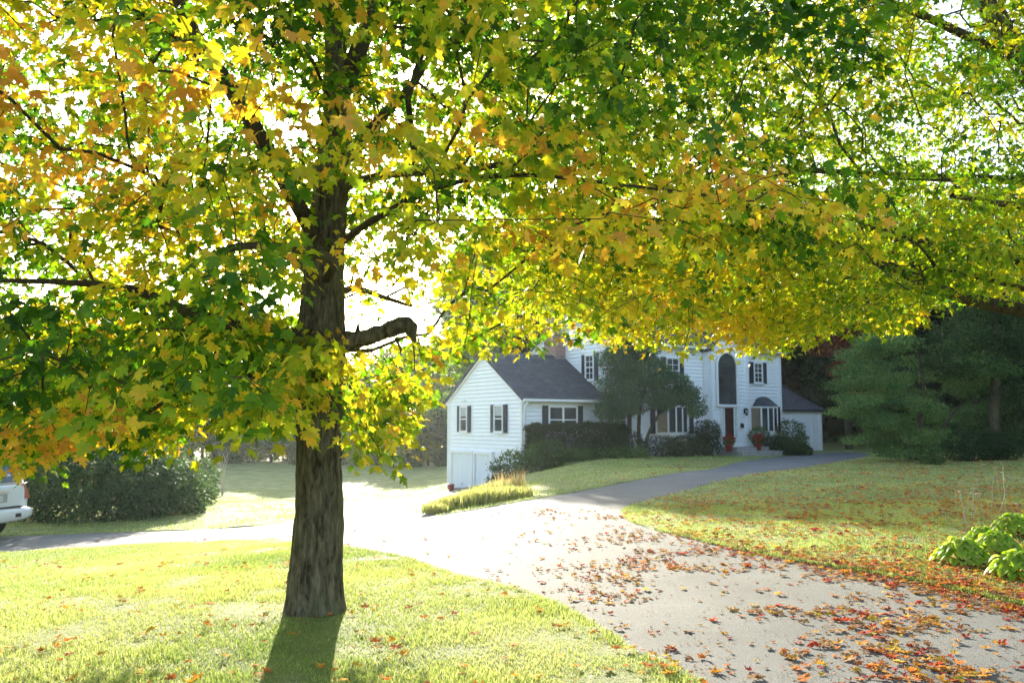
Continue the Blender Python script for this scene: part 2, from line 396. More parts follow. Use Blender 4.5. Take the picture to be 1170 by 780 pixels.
# ------------------------------------------------------------------ tree skeletons
class Skel:
    def __init__(s): s.p = []; s.par = []; s.len = []; s.rmin = []; s.fixed = 0
    def add(s, p, par, r=0.0):
        s.p.append(np.array(p, float)); s.par.append(par); s.rmin.append(r)
        s.len.append(0 if par < 0 else s.len[par] + float(np.linalg.norm(s.p[-1] - s.p[par]))); return len(s.p) - 1
    def limb(s, pts, start=-1, step=0.18):
        """pts: list of (x,y,z,r). follows a smooth line; returns node ids"""
        P = np.array(pts, float); n = len(P); ids = []
        # catmull-rom
        Q = np.vstack([2 * P[0] - P[1], P, 2 * P[-1] - P[-2]])
        par = start
        for i in range(n - 1):
            L = np.linalg.norm(P[i + 1, :3] - P[i, :3]); m = max(2, int(L / step))
            for k in range(m):
                t = k / m; a, b, c, d = Q[i], Q[i + 1], Q[i + 2], Q[i + 3]
                v = 0.5 * ((2 * b) + (-a + c) * t + (2 * a - 5 * b + 4 * c - d) * t * t + (-a + 3 * b - 3 * c + d) * t ** 3)
                par = s.add(v[:3], par, max(v[3], .004)); ids.append(par)
        par = s.add(P[-1, :3], par, P[-1, 3]); ids.append(par); return ids
    def grow(s, anchors, centre, step=0.32, sag=0.06, wig=0.05, rs=None, pen=0.22, zpen=0.0):
        rs = rs or np.random.default_rng(1)
        d = np.linalg.norm(anchors - centre, axis=1); order = np.argsort(d)
        cap = len(s.p) + len(anchors) * 14; A = np.zeros((cap, 3)); Ln = np.zeros(cap); n = len(s.p)
        A[:n] = s.p; Ln[:n] = s.len; rm = np.array(s.rmin); A0 = n
        tips = []
        ban = np.zeros(cap, bool)
        for i in range(n):       # nothing springs from the lowest bole
            if s.rmin[i] > 0.15 and A[i, 2] < 1.9: ban[i] = True
        for k in order:
            a = anchors[k]; D = np.linalg.norm(A[:n] - a, axis=1); cost = D + pen * Ln[:n] + ban[:n] * 100
            up = (A[:n, 2] - a[2]); cost = cost + zpen * np.maximum(up, 0)
            j = int(np.argmin(cost)); L = D[j]; m = max(2, int(L / step)); par = j; base = A[j]
            side = rs.normal(0, 1, 3) * wig * L
            if len(s.p) + m >= cap: break
            for q in range(1, m + 1):
                t = q / m; p = base * (1 - t) + a * t + side * math.sin(math.pi * t) + np.array([0, 0, sag * L * math.sin(math.pi * t)]) + rs.normal(0, .012, 3) * (q < m)
                par = s.add(p, par); A[n] = p; Ln[n] = s.len[-1]; n += 1
            tips.append(par)
        return np.array(tips)
    def radii(s, tip=0.0035, ex=2.35):
        n = len(s.p); acc = np.zeros(n); kids = [0] * n
        for i in range(n):
            if s.par[i] >= 0: kids[s.par[i]] += 1
        for i in range(n - 1, -1, -1):
            if kids[i] == 0: acc[i] = tip ** ex
            if s.par[i] >= 0: acc[s.par[i]] += acc[i]
        r = acc ** (1 / ex); return np.maximum(r * 0.9, np.array(s.rmin))
    def mesh(s, name, skip=0, nmax=7, rcap=0.12):
        r = s.radii(); n = len(s.p); kids = [[] for _ in range(n)]
        for i in range(skip, n):
            if s.par[i] >= 0: kids[s.par[i]].append(i)
        mb = MB(); starts = [i for i in range(skip, n) if s.par[i] < skip]
        stack = [(s.par[i], i) for i in starts]
        while stack:
            a, i = stack.pop(); ch = ([a] if a >= 0 else []) + [i]
            while kids[i]:
                ks = sorted(kids[i], key=lambda q: -r[q]); nxt = ks[0]
                for o in ks[1:]: stack.append((i, o))
                ch.append(nxt); i = nxt
            if len(ch) < 2: continue
            rr = [min(r[c], rcap) for c in ch]
            if a >= 0: rr[0] = min(r[ch[1]] * 1.25, rcap)
            mb.tube([s.p[c] for c in ch], rr, nmax if max(rr) > .02 else (5 if max(rr) > .008 else 3), cap=False)
        return mb.mesh(name)

def bole(name, pts, mat_, parent, seed, amp=0.012, nseg=72, step=0.035, flare=0.32, zb=0):
    """thick trunk with furrowed bark. pts (x,y,z,r)"""
    P = np.array(pts, float); L = np.r_[0, np.cumsum(np.linalg.norm(np.diff(P[:, :3], axis=0), axis=1))]
    S = np.arange(0, L[-1], step); C = np.stack([np.interp(S, L, P[:, k]) for k in range(4)], -1)
    for _ in range(12): C[1:-1] = (C[:-2] + 2 * C[1:-1] + C[2:]) / 4
    V = []; th = np.linspace(0, 2 * math.pi, nseg, endpoint=False)
    for i, c in enumerate(C):
        q = np.c_[np.cos(th) * 3.2, np.sin(th) * 3.2, np.full(nseg, S[i] * 2.0)]
        fur = vnoise(q, .42, seed); fine = vnoise(q * np.array([1, 1, 1.8]), .16, seed + 1)
        lump = vnoise(np.c_[np.cos(th), np.sin(th), np.full(nseg, S[i] * .9)], .7, seed + 2) - .5
        fl = 1 + flare * math.exp(-S[i] / .16) * (0.6 + .8 * vnoise(np.c_[np.cos(th) * 2, np.sin(th) * 2, th * 0], .9, seed + 3))
        r = c[3] * fl + c[3] * .10 * lump + amp * (np.abs(fur - .5) * 3 - .6) + amp * .5 * (fine - .5)
        V.append(np.c_[c[0] + r * np.cos(th), c[1] + r * np.sin(th), np.full(nseg, c[2])])
    V = np.concatenate(V); n = len(C); idx = np.arange(n * nseg).reshape(n, nseg); nx_ = np.roll(idx, -1, 1)
    Fq = np.stack([idx[:-1], nx_[:-1], nx_[1:], idx[1:]], -1).reshape(-1, 4)
    return link(name, np_mesh(name, V, Fq, smooth=True), mat_, parent)

EDGE = np.array([(-400,560),(-100,560),(0,532),(45,545),(75,505),(110,492),(150,500),(178,528),(200,492),(240,478),(300,498),(330,478),(362,470),(392,500),(430,532),(455,505),(478,445),(510,412),(560,396),(600,398),(650,388),(690,396),(728,390),(750,402),(800,414),(812,376),(842,382),(856,402),(890,410),(930,386),(960,365),(1000,372),(1040,385),(1060,345),(1170,345),(1600,345)], float)
def above_edge(P, margin=14):
    u, v = proj(P); e = np.interp(u, EDGE[:, 0], EDGE[:, 1])
    return v < e - margin

GREEN = [(.035,.10,.014),(.065,.16,.018),(.12,.23,.022),(.25,.33,.026),(.46,.43,.035),(.62,.46,.05),(.62,.36,.07),(.56,.28,.07)]
def maple_leaves(rs, tips, dirs, nper, size, spread, tone, name, kind, parent, centre):
    N = len(tips); k = rs.integers(nper[0], nper[1], N); idx = np.repeat(np.arange(N), k); n = len(idx)
    a = rs.uniform(0, 2 * math.pi, n); rad = spread * np.sqrt(rs.uniform(0, 1, n))
    off = np.c_[np.cos(a) * rad, np.sin(a) * rad, rs.normal(-.03, .07, n) - .16 * rad]
    pos = tips[idx] + off
    out = pos - centre; out[:, 2] *= .2; out /= np.linalg.norm(out, axis=1, keepdims=True) + 1e-6
    ax = out * .35 + np.c_[np.cos(a), np.sin(a), np.zeros(n)] * .75 + rs.normal(0, .35, (n, 3)) + np.array([0, 0, -.75])
    nm = rs.normal(0, .55, (n, 3)) + np.array([0, 0, .9])
    t = tone(pos, rs, idx)
    sz = rs.uniform(size[0], size[1], n)
    me = cloud(name, pos, ax, nm, sz, pal(t, GREEN), kind)
    return link(name, me, M['leaf'], parent)

def sample_crown(rs, n, c, r, cond, shell=0.35):
    out = []
    tot = 0
    while tot < n:
        P = rs.uniform(-1, 1, (6000, 3)); d = np.linalg.norm(P, axis=1)
        keep = (d < 1) & (rs.uniform(0, 1, 6000) < shell + (1 - shell) * d ** 2)
        Q = c + P[keep] * r; Q = Q[cond(Q)]; out.append(Q); tot += len(Q)
        if len(out) > 60: break
    return np.concatenate(out)[:n]

# ------------------------------------------------------------------ the front maple
def front_maple():
    rs = np.random.default_rng(11)
    bx, by = ground(360, 699)
    root = empty('maple_tree', (bx, by, tz(bx, by)))
    tag(root, 'large green, yellow and orange maple on the front lawn with a stubby cut limb', 'tree')
    z0 = root.location.z
    def L(px, py, dy=0.0): v = at(px, py, by + dy); return (v.x - bx, dy, v.z - z0)
    tp = [(0, 0, -.12, .245), (0.0, 0, .3, .222), (.02, 0, .8, .205), (*L(364, 500), .192), (*L(365, 430), .205), (*L(366, 392), .225), (*L(368, 345), .195), (*L(371, 300), .175), (*L(376, 240), .16), (*L(381, 180), .145), (*L(386, 120), .125), (*L(384, 60, .1), .10), (*L(378, -20, .2), .085), (*L(370, -150, .3), .06), (*L(368, -330, .3), .03)]
    bole('trunk', tp, M['bark'], root, 5)
    sk = Skel(); tid = sk.limb(tp)
    P = np.array(sk.p)
    def near(pt): return int(np.argmin(np.linalg.norm(np.array([sk.p[i] for i in tid]) - np.array(pt), axis=1)))
    ntrunk = len(sk.p)
    limbs = []
    def limb(pts): 
        j = near(pts[0][:3]); ids = sk.limb(pts, tid[j]); limbs.append(pts); return ids
    limb([(*L(385, 120), .09), (*L(405, 70, .1), .085), (*L(432, 0, .2), .075), (*L(470, -120, .5), .045), (*L(500, -250, .8), .02)])
    limb([(*L(372, 290, 0), .075), (*L(330, 215, -.4), .07), (*L(285, 135, -.7), .068), (*L(256, 90, -.8), .066), (*L(225, 45, -.9), .06), (*L(203, -5, -1.0), .055), (*L(170, -120, -1.1), .03)])
    limb([(*L(380, 200, 0), .06), (*L(410, 165, .3), .055), (*L(440, 130, .6), .05), (*L(475, 92, .9), .04), (*L(505, 40, 1.1), .03), (*L(560, -40, 1.5), .015)])
    limb([(*L(368, 385, 0), .07), (*L(310, 380, -.5), .06), (*L(245, 368, -.9), .05), (*L(205, 352, -1.2), .042), (*L(150, 330, -1.5), .03), (*L(60, 322, -1.8), .02), (*L(-60, 320, -2), .012)])
    limb([(*L(370, 300, 0), .036), (*L(410, 262, -.5), .024), (*L(500, 215, -1.1), .019), (*L(590, 200, -1.4), .017), (*L(700, 210, -1.5), .012), (*L(860, 230, -1.5), .01)])
    limb([(*L(378, 220, 0), .05), (*L(440, 200, .8), .042), (*L(560, 190, 1.5), .033), (*L(680, 150, 2.0), .022), (*L(800, 110, 2.2), .012)])
    limb([(*L(370, 330, 0), .05), (*L(340, 300, .9), .042), (*L(260, 260, 1.9), .032), (*L(140, 230, 2.6), .02), (*L(20, 200, 3.0), .012)])
    limb([(*L(372, 320, 0), .05), (*L(380, 300, -1.0), .04), (*L(360, 290, -2.0), .03), (*L(300, 280, -2.9), .02), (*L(240, 290, -3.5), .01)])
    limb([(*L(366, 360, 0), .045), (*L(400, 330, 1.1), .036), (*L(440, 340, 2.1), .028), (*L(470, 350, 3.0), .018)])
    limb([(*L(367, 395, 0), .045), (*L(300, 420, .4), .036), (*L(200, 440, .7), .026), (*L(100, 440, .9), .016)])
    for k, pts in enumerate(limbs):
        pass
    # the cut limb with its knuckle
    mb = MB(); a = Vector(L(385, 392, -.02)); 
    stub = [a, Vector(L(405, 389, -.06)), Vector(L(425, 384, -.1)), Vector(L(448, 375, -.12)), Vector(L(460, 371, -.13)), Vector(L(467, 372, -.13)), Vector(L(471, 380, -.13)), Vector(L(474, 390, -.13))]
    def chk(P_):
        for _ in range(3): P_ = [P_[0]] + [q for a_, b_ in zip(P_[:-1], P_[1:]) for q in (a_ * .75 + b_ * .25, a_ * .25 + b_ * .75)] + [P_[-1]]
        return P_
    sr_ = chk([Vector((r_, 0, 0)) for r_ in [.11, .082, .066, .068, .078, .075, .05, .012]]); stub = chk(stub)
    mb.tube(stub, [q.x for q in sr_] if True else [.11, .082, .066, .07, .085, .095, .075, .03], 16)
    mb.tube([Vector(L(408, 385, -.05)), Vector(L(409, 372, -.08)), Vector(L(412, 368, -.08))], [.03, .016, .006], 8)
    mb.tube([Vector(L(452, 385, -.12)), Vector(L(458, 398, -.14)), Vector(L(459, 406, -.15))], [.018, .010, .004], 6)
    mb.tube([Vector(L(472, 394, -.13)), Vector(L(474, 412, -.14)), Vector(L(475, 432, -.15))], [.008, .006, .003], 5)
    me = mb.mesh('cut_limb'); me.transform(Matrix.Identity(4))
    co = np.zeros(len(me.vertices) * 3); me.vertices.foreach_get('co', co); co = co.reshape(-1, 3)
    co += (np.stack([vnoise(co, .05, 30 + i) for i in range(3)], -1) - .5) * .022; me.vertices.foreach_set('co', co.ravel())
    link('cut_limb', me, M['bark'], root)
    c = np.array([.1, -.1, 4.7]); r = np.array([5.4, 4.3, 5.2]); o = np.array([bx, by, z0])
    def cond(Q):
        W = Q + o; u, v = proj(W)
        ok = above_edge(W, 10) & (W[:, 2] > 1.15) & (W[:, 1] > 3.0)
        ok &= (W[:, 2] > (W[:, 1] - 5.6) * .31 + .1)
        # keep a clearing before the middle of the bole and the far glow behind it
        bole_zone = (np.abs(u - 385) < 62) & (v > 205) & (v < 470)
        ok &= ~(bole_zone & (W[:, 1] < by + .3) & (rs.uniform(0, 1, len(Q)) < .78))
        glow = (np.hypot((u - 440) / 85, (v - 350) / 75) < 1)
        ok &= ~(glow & (rs.uniform(0, 1, len(Q)) < .88))
        ok &= vnoise(Q, .9, 21) > .24
        # nothing far behind in the upper corners where sky breaks through
        sky = (np.hypot((u - 45) / 60, (v - 190) / 190) < 1)
        ok &= ~(sky & (rs.uniform(0, 1, len(Q)) < .5))
        ok &= ~((u > 540) & (v > 290) & (rs.uniform(0, 1, len(Q)) < .8))
        # the right hand part thins out
        ok &= ~((u > 640) & (rs.uniform(0, 1, len(Q)) < np.clip((u - 640) / 420, 0, .93)))
        return ok
    A = sample_crown(rs, 3900, c, r, cond, .4)
    def boxs(n, lo, hi, m=2):
        Q = rs.uniform(lo, hi, (n, 3)); return Q[above_edge(Q + o, m)]
    A = np.concatenate([A, boxs(420, (-3.6, -1.2, 1.35), (-.35, 3.2, 2.7)), boxs(110, (.25, .2, 1.3), (1.5, 2.6, 2.3)), boxs(16, (-.25, -.75, 1.75), (.35, -.4, 2.4)), boxs(14, (-.1, -.9, 4.3), (.5, -.4, 5.3))])
    tips = sk.grow(A, np.array([0, 0, 3.3]), rs=rs)
    # branches
    link('branches', sk.mesh('branches', skip=ntrunk), M['twig'], root)
    T = np.array([sk.p[i] for i in tips])
    # also leaves along the twig a little behind the tip
    par = np.array([sk.par[i] for i in tips]); T2 = np.array([sk.p[i] for i in par])
    TT = np.concatenate([T, T2]); 
    def cond2(Q): return above_edge(Q + o, 4)
    TT = TT[cond2(TT)]
    big = vnoise(TT, 1.3, 77)
    def tone(pos, rs_, idx):
        u, v = proj(pos + o)
        n1 = vnoise(pos, 1.1, 41); n2 = vnoise(pos, .35, 42)
        front = np.clip((1.0 - pos[:, 1]) / 4.5, 0, 1)
        t = .24 + .05 * (pos[:, 2] < 3.2) - .05 * (pos[:, 2] > 4) + (n1 - .5) * 1.05 + (n2 - .5) * .6 + .5 * np.clip((vnoise(pos, .8, 43) - .62) * 3, 0, 1) * (pos[:, 1] < .8) - .04 * (pos[:, 0] > 1.0) + rs_.normal(0, .12, len(pos)) + .18 * front * (n1 > .45) + .16 * (pos[:, 0] < -1.5) * (pos[:, 2] < 3.0) + .10
        return np.clip(t, 0.0, 1)
    maple_leaves(rs, TT, None, (9, 16), (.052, .105), .25, tone, 'crown', 'maple', root, np.array([0, 0, 3.0]))
    return root
front_maple()

# ------------------------------------------------------------------ the maple at the right and one at the left
def side_maple(name, label, base, trunk, limbs, c, r, cond, n, seed, t0, size=(.06, .115), nper=(7, 13), spread=.3, extra=None):
    rs = np.random.default_rng(seed); bx, by = base; z0 = tz(bx, by)
    root = empty(name, (bx, by, z0)); tag(root, label, 'tree'); o = np.array([bx, by, z0])
    bole('trunk', trunk, M['bark'], root, seed, nseg=40, step=.06)
    sk = Skel(); tid = sk.limb(trunk); nt = len(sk.p); TP = np.array([sk.p[i] for i in tid])
    for pts in limbs:
        j = int(np.argmin(np.linalg.norm(TP - np.array(pts[0][:3]), axis=1))); sk.limb(pts, tid[j])
    A = sample_crown(rs, n, np.array(c), np.array(r), lambda Q: cond(Q + o, rs), .45)
    if extra:
        Q = rs.uniform(extra[1], extra[2], (extra[0], 3)); Q = Q[cond(Q, rs)] - o; A = np.concatenate([A, Q])
    tips = sk.grow(A, np.array([trunk[3][0], trunk[3][1], trunk[3][2]]), rs=rs, step=.5)
    link('branches', sk.mesh('branches', skip=nt, nmax=6), M['twig'], root)
    T = np.array([sk.p[i] for i in tips]); T2 = np.array([sk.p[sk.par[i]] for i in tips]); TT = np.concatenate([T, T2]); TT = TT[above_edge(TT + o, 3)]
    def tone(pos, rs_, idx):
        n1 = vnoise(pos, 1.8, seed + 41); n2 = vnoise(pos, .5, seed + 42)
        return np.clip(t0 + .09 * np.clip((4.2 - pos[:, 2]) / 1.5, 0, 1) + (n1 - .5) * .6 + (n2 - .5) * .4 + rs_.normal(0, .1, len(pos)), 0, 1)
    maple_leaves(rs, TT, None, nper, size, spread, tone, 'crown', 'maple_low', root, np.array([trunk[3][0], 0, 3.0]))
    return root
def cond_r(W, rs):
    u, v = proj(W)
    ok = above_edge(W, 6) & (W[:, 2] > (W[:, 1] - 5.6) * .31 + .1) & (W[:, 2] > 1.9)
    ok &= vnoise(W, 1.3, 51) > .22
    ok &= (u > 560 - 60 * rs.uniform(0, 1, len(u)))
    ok &= ~((np.hypot((u - 1085) / 30, (v - 15) / 40) < 1) & (rs.uniform(0, 1, len(u)) < .9))
    return ok
side_maple('maple_tree', 'tall maple leaning in from the right edge above the leaf strewn drive', (9.6, 12.6),
    [(0,0,-.1,.3),(-.1,0,1,.26),(-.4,-.1,2.5,.23),(-.9,-.2,4.2,.21),(-1.7,-.3,5.8,.19),(-2.6,-.4,7.3,.165),(-3.1,-.4,8.8,.12),(-3.4,-.3,10.5,.05)],
    [[(-.5,-.1,2.9,.12),(-2.2,-.3,3.0,.10),(-3.6,-.6,3.25,.085),(-5.2,-1.0,3.8,.06),(-6.8,-1.3,4.0,.045),(-8.4,-1.5,4.1,.02)],
     [(-.7,-.1,3.5,.10),(-3.0,.2,4.0,.085),(-5.0,.4,4.5,.06),(-7.0,.4,4.9,.04),(-8.6,.3,5.4,.02)],
     [(-.9,-.2,4.2,.08),(-2.2,-1.4,4.2,.06),(-3.8,-2.8,3.9,.04),(-5.2,-4.0,3.7,.02)],
     [(-1.2,-.2,4.9,.08),(-3.5,1.8,5.6,.06),(-6,3.0,6.2,.03)],
     [(-2.2,-.4,6.6,.08),(-4.5,-.8,7.4,.05),(-7,-1,7.9,.02)],
     [(-.4,-.1,2.6,.09),(-1.6,-1.5,2.6,.07),(-3.2,-2.4,2.9,.04),(-4.8,-2.8,3.2,.02)],
     [(-.9,-.2,4.4,.08),(1.5,.3,5.6,.05),(3.5,.4,6.2,.02)]],
    (-3.2, .4, 5.9), (7.2, 6.6, 4.6), cond_r, 7000, 23, .42, extra=(900, (-.6, 8.8, 2.0), (5.5, 14.5, 4.0)))
def cond_l(W, rs):
    u, v = proj(W)
    ok = above_edge(W, 40) & (W[:, 2] > (W[:, 1] - 6) * .325 + .2) & (W[:, 2] > 2.2) & (vnoise(W, 1.4, 52) > .42)
    return ok & (rs.uniform(0, 1, len(u)) < np.clip((250 - u) / 330, .04, 1))
side_maple('maple_tree', 'green maple at the far left edge, only its outer boughs in view', (-13.5, 15.5),
    [(0,0,-.1,.3),(.1,0,1,.26),(.2,0,2.5,.23),(.3,-.1,4.2,.2),(.5,-.2,5.8,.17),(.6,-.2,7.3,.14),(.8,-.2,8.8,.1),(.9,-.2,10.2,.04)],
    [[(.2,0,3,.1),(2.2,-.5,3.9,.07),(4.2,-.8,4.6,.03)],[(.4,-.1,5,.1),(2.4,.5,6,.07),(4.6,.8,7,.03)],[(.3,0,4,.1),(1.6,-2,5,.06),(3.2,-3.4,5.6,.03)],[(.3,0,4,.1),(-2,-.6,5,.06),(-4,-1,6,.03)]],
    (.6, 0, 6.2), (6.2, 5, 4.6), cond_l, 900, 31, .16)

# ------------------------------------------------------------------ house
CX, CY = 0.43, 36.0; TH = math.atan2(.539, .843)
cu, cv = math.cos(TH), math.sin(TH)
def HW(t, v, z=0): return Vector((CX + cu * t - cv * v, CY + cv * t + cu * v, z))
def proj_t(px, v):         # t on the plane v seen at column px
    k = (px - 585) / F; ox, oy = CX - cv * v, CY + cu * v
    return (k * oy - ox) / (cu - k * cv)
def proj_v(px, t):
    k = (px - 585) / F; ox, oy = CX + cu * t, CY + cv * t
    return (ox - k * oy) / (cv + k * cu)
house = empty('house', (CX, CY, 0), TH)
tag(house, 'white clapboard house with grey shingled roofs, brick chimney, dark shutters and arched entry window', 'house')

def siding(poly, frame, lap=0.17, out=0.045):
    """poly convex list (s,z); frame(s,z,d) -> local xyz, d outwards"""
    frame0 = frame; frame = lambda a_, b_, d_: frame0(a_, b_, d_ - .046)
    mb = MB(); zs = [p[1] for p in poly]; z = min(zs)
    def span(zz):
        xs = []
        for i in range(len(poly)):
            a = poly[i]; b = poly[(i + 1) % len(poly)]
            if (a[1] - zz) * (b[1] - zz) <= 0 and a[1] != b[1]:
                t = (zz - a[1]) / (b[1] - a[1]); xs.append(a[0] + t * (b[0] - a[0]))
        return (min(xs), max(xs)) if xs else None
    while z < max(zs) - .01:
        z1 = min(z + lap, max(zs)); a = span(z + .0001); b = span(z1 - .0001)
        if a and b:
            a = span(z + .024) or a
            vs = [frame(a[0], z + .024, out), frame(a[1], z + .024, out), frame(b[1], z1, 0.002), frame(b[0], z1, .002), frame(a[0], z + .024, .012), frame(a[1], z + .024, .012)]
            mb.add(vs, [(0, 1, 2, 3), (4, 5, 1, 0)])
        z = z1
    # backing so the wall is a solid thing
    n = len(poly); vs = [frame(s_, z_, 0) for s_, z_ in poly] + [frame(s_, z_, -.15) for s_, z_ in poly]
    mb.add(vs, [tuple(range(n)), tuple(range(2 * n - 1, n - 1, -1))] + [(i, (i + 1) % n, n + (i + 1) % n, n + i) for i in range(n)])
    return mb
def F_front(v0): return lambda s, z, d: (s, v0 - d, z)
def F_left(t0): return lambda s, z, d: (t0 - d, s, z)     # facing -u
def F_right(t0): return lambda s, z, d: (t0 + d, s, z)
def F_back(v0): return lambda s, z, d: (s, v0 + d, z)
def fb(mb, fr, s0, s1, z0, z1, d0, d1):
    P = [fr(s, z, d) for d in (d0, d1) for z in (z0, z1) for s in (s0, s1)]
    mb.add(P, [(0, 1, 3, 2), (4, 6, 7, 5), (0, 4, 5, 1), (2, 3, 7, 6), (0, 2, 6, 4), (1, 5, 7, 3)])

EAVE = 2.64; RIDGE = 4.65
w = siding([(0, -1.5), (6.4, -1.5), (6.4, EAVE), (3.2, RIDGE), (0, EAVE)], F_left(0)).build('wall', M['white'], house); tag(w, 'tall gable end of the wing above the garage doors')
siding([(0, -.3), (4.36, -.3), (4.36, EAVE), (0, EAVE)], F_front(0)).build('wall', M['white'], house)
siding([(0, -1.5), (4.36, -1.5), (4.36, EAVE), (0, EAVE)], F_back(6.4)).build('wall', M['white'], house)
MR = 6.75; ME = 5.25; MV = 8.0; MRV = 2.8; MBK = 3.9
siding([(0, -1.5), (MV, -1.5), (MV, MBK), (MRV, MR), (0, ME)], F_left(4.36)).build('wall', M['white'], house)
siding([(4.36, -.3), (15.7, -.3), (15.7, ME), (4.36, ME)], F_front(0)).build('wall', M['white'], house)
siding([(4.36, -1.5), (15.7, -1.5), (15.7, MBK), (4.36, MBK)], F_back(MV)).build('wall', M['white'], house)
siding([(0, -.3), (MV, -.3), (MV, MBK), (MRV, MR), (0, ME)], F_right(15.7)).build('wall', M['white'], house)
EV = -.5; e0 = proj_t(812, EV); e1 = proj_t(855, EV); em = (e0 + e1) / 2
w = siding([(e0, -.3), (e1, -.3), (e1, 5.1), (em, 6.45), (e0, 5.1)], F_front(EV)).build('wall', M['white'], house); tag(w, 'projecting gabled entry front')
siding([(EV, -.3), (0, -.3), (0, 5.1), (EV, 5.1)], F_left(e0)).build('wall', M['white'], house)
siding([(EV, -.3), (0, -.3), (0, 5.1), (EV, 5.1)], F_right(e1)).build('wall', M['white'], house)

def slab(a, b, c, d, th=.12):
    """roof slab through 4 local points, thickness below"""
    P = [Vector(p) for p in (a, b, c, d)]; n = (P[1] - P[0]).cross(P[3] - P[0]).normalized()
    if n.z < 0: n = -n
    mb = MB(); mb.prism(P, -n * th); return mb
def roof_part(slabs, label=None):
    mb = MB()
    for s in slabs: mb.add(s.v, s.f)
    o = mb.build('roof', M['roof'], house)
    if label: tag(o, label)
    return o
ov = .22
sl = (RIDGE - EAVE) / 3.2
def pitch_roof(t0, t1, v0, ve0, vr, zr, v1, ve1, label=None, o0=ov, o1=ov, up=.14):
    s0 = (zr - ve0) / (vr - v0); s1 = (zr - ve1) / (v1 - vr)
    return roof_part([slab((t0 - o0, v0 - ov, ve0 - ov * s0 + up), (t1 + o1, v0 - ov, ve0 - ov * s0 + up), (t1 + o1, vr, zr + up), (t0 - o0, vr, zr + up)),
                      slab((t0 - o0, vr, zr + up), (t1 + o1, vr, zr + up), (t1 + o1, v1 + ov, ve1 - ov * s1 + up), (t0 - o0, v1 + ov, ve1 - ov * s1 + up))], label)
wr = pitch_roof(0, 4.34, 0, EAVE, 3.2, RIDGE, 6.4, EAVE, 'low shingled roof of the garage wing', o0=.12, o1=0)
mr_ = pitch_roof(4.36, 15.7, 0, ME, MRV, MR, MV, MBK, 'high main roof', o0=.1, o1=.15)
# entry gable roof (ridge runs back along v)
def slab2(t0, z0, t1, z1, v0, v1): return slab((t0, v0, z0), (t0, v1, z0), (t1, v1, z1), (t1, v0, z1), .1)
se = (6.45 - 5.1) / (em - e0)
roof_part([slab2(e0 - .15, 5.1 - .15 * se + .12, em, 6.57, EV - .15, 2.6), slab2(e1 + .15, 5.1 - .15 * se + .12, em, 6.57, EV - .15, 2.6)], 'small gable roof over the entry')
# trim: rake boards, corner boards, eave boards and gutters
mb = MB()
def rake(fr, s0, z0, s1, z1, h=.17, d0=.02, d1=.05, lift=0):
    P = [fr(s0, z0 - h + lift, d0), fr(s1, z1 - h + lift, d0), fr(s1, z1 + lift, d0), fr(s0, z0 + lift, d0)]
    a = Vector(fr(0, 0, 0)); b = Vector(fr(0, 0, d1 - d0)); mb.prism(P, b - a)
rake(F_left(0), -.15, EAVE - .1, 3.2, RIDGE, lift=.06); rake(F_left(0), 3.2, RIDGE, 6.55, EAVE - .1, lift=.06)
rake(F_left(4.36), -.1, ME - .05, MRV, MR, lift=.06); rake(F_left(4.36), MRV, MR, MV, MBK, lift=.06)
rake(F_front(EV), e0 - .1, 5.05, em, 6.47, lift=.04); rake(F_front(EV), em, 6.47, e1 + .1, 5.05, lift=.04)
fb(mb, F_left(0), 0, .13, -1.45, EAVE - .05, .016, .035); fb(mb, F_left(0), 6.27, 6.4, -1.45, EAVE - .05, .016, .035)
fb(mb, F_front(0), 0, .13, -.3, EAVE - .05, .016, .035)
fb(mb, F_front(EV), e0, e0 + .12, -.3, 5.05, .016, .035); fb(mb, F_front(EV), e1 - .12, e1, -.3, 5.05, .016, .035)
fb(mb, F_front(0), 15.57, 15.7, -.3, ME - .05, .016, .035); fb(mb, F_front(0), 4.36, 4.48, EAVE + .3, ME - .05, .016, .035)
fb(mb, F_front(0), -.05, 4.34, EAVE - .16, EAVE - .02, .016, .03)
fb(mb, F_front(0), 4.36, e0, ME - .18, ME - .02, .016, .03); fb(mb, F_front(0), e1, 15.7, ME - .18, ME - .02, .016, .03)
mb.build('trim', M['trim'], house)
mb = MB(); mb.box(-.12, 4.34, -.36, -.24, EAVE - .12, EAVE - .02); mb.build('gutter', M['trim'], house)
mb = MB(); mb.box(4.3, e0 - .05, -.36, -.24, ME - .13, ME - .03); mb.build('gutter', M['trim'], house); mb = MB(); mb.box(e1 + .05, 15.85, -.36, -.24, ME - .13, ME - .03); mb.build('gutter', M['trim'], house)
mb = MB(); mb.tube([(.06, -.3, EAVE - .12), (.06, -.14, EAVE - .32), (.06, -.06, EAVE - .5), (.06, -.06, -.2)], .035, 8); mb.build('downspout', M['trim'], house)
# chimney on the wing roof
mb = MB(); mb.box(3.78, 4.33, 2.95, 3.9, 3.6, 8.1); mb.box(3.72, 4.39, 2.89, 3.96, 7.9, 8.06)
ch = mb.build('chimney', M['brick'], wr)
mb = MB(); mb.box(3.72, 4.335, 2.90, 3.96, 4.35, 4.62); mb.build('flashing', simple('lead', (.3, .31, .32), .5), ch)

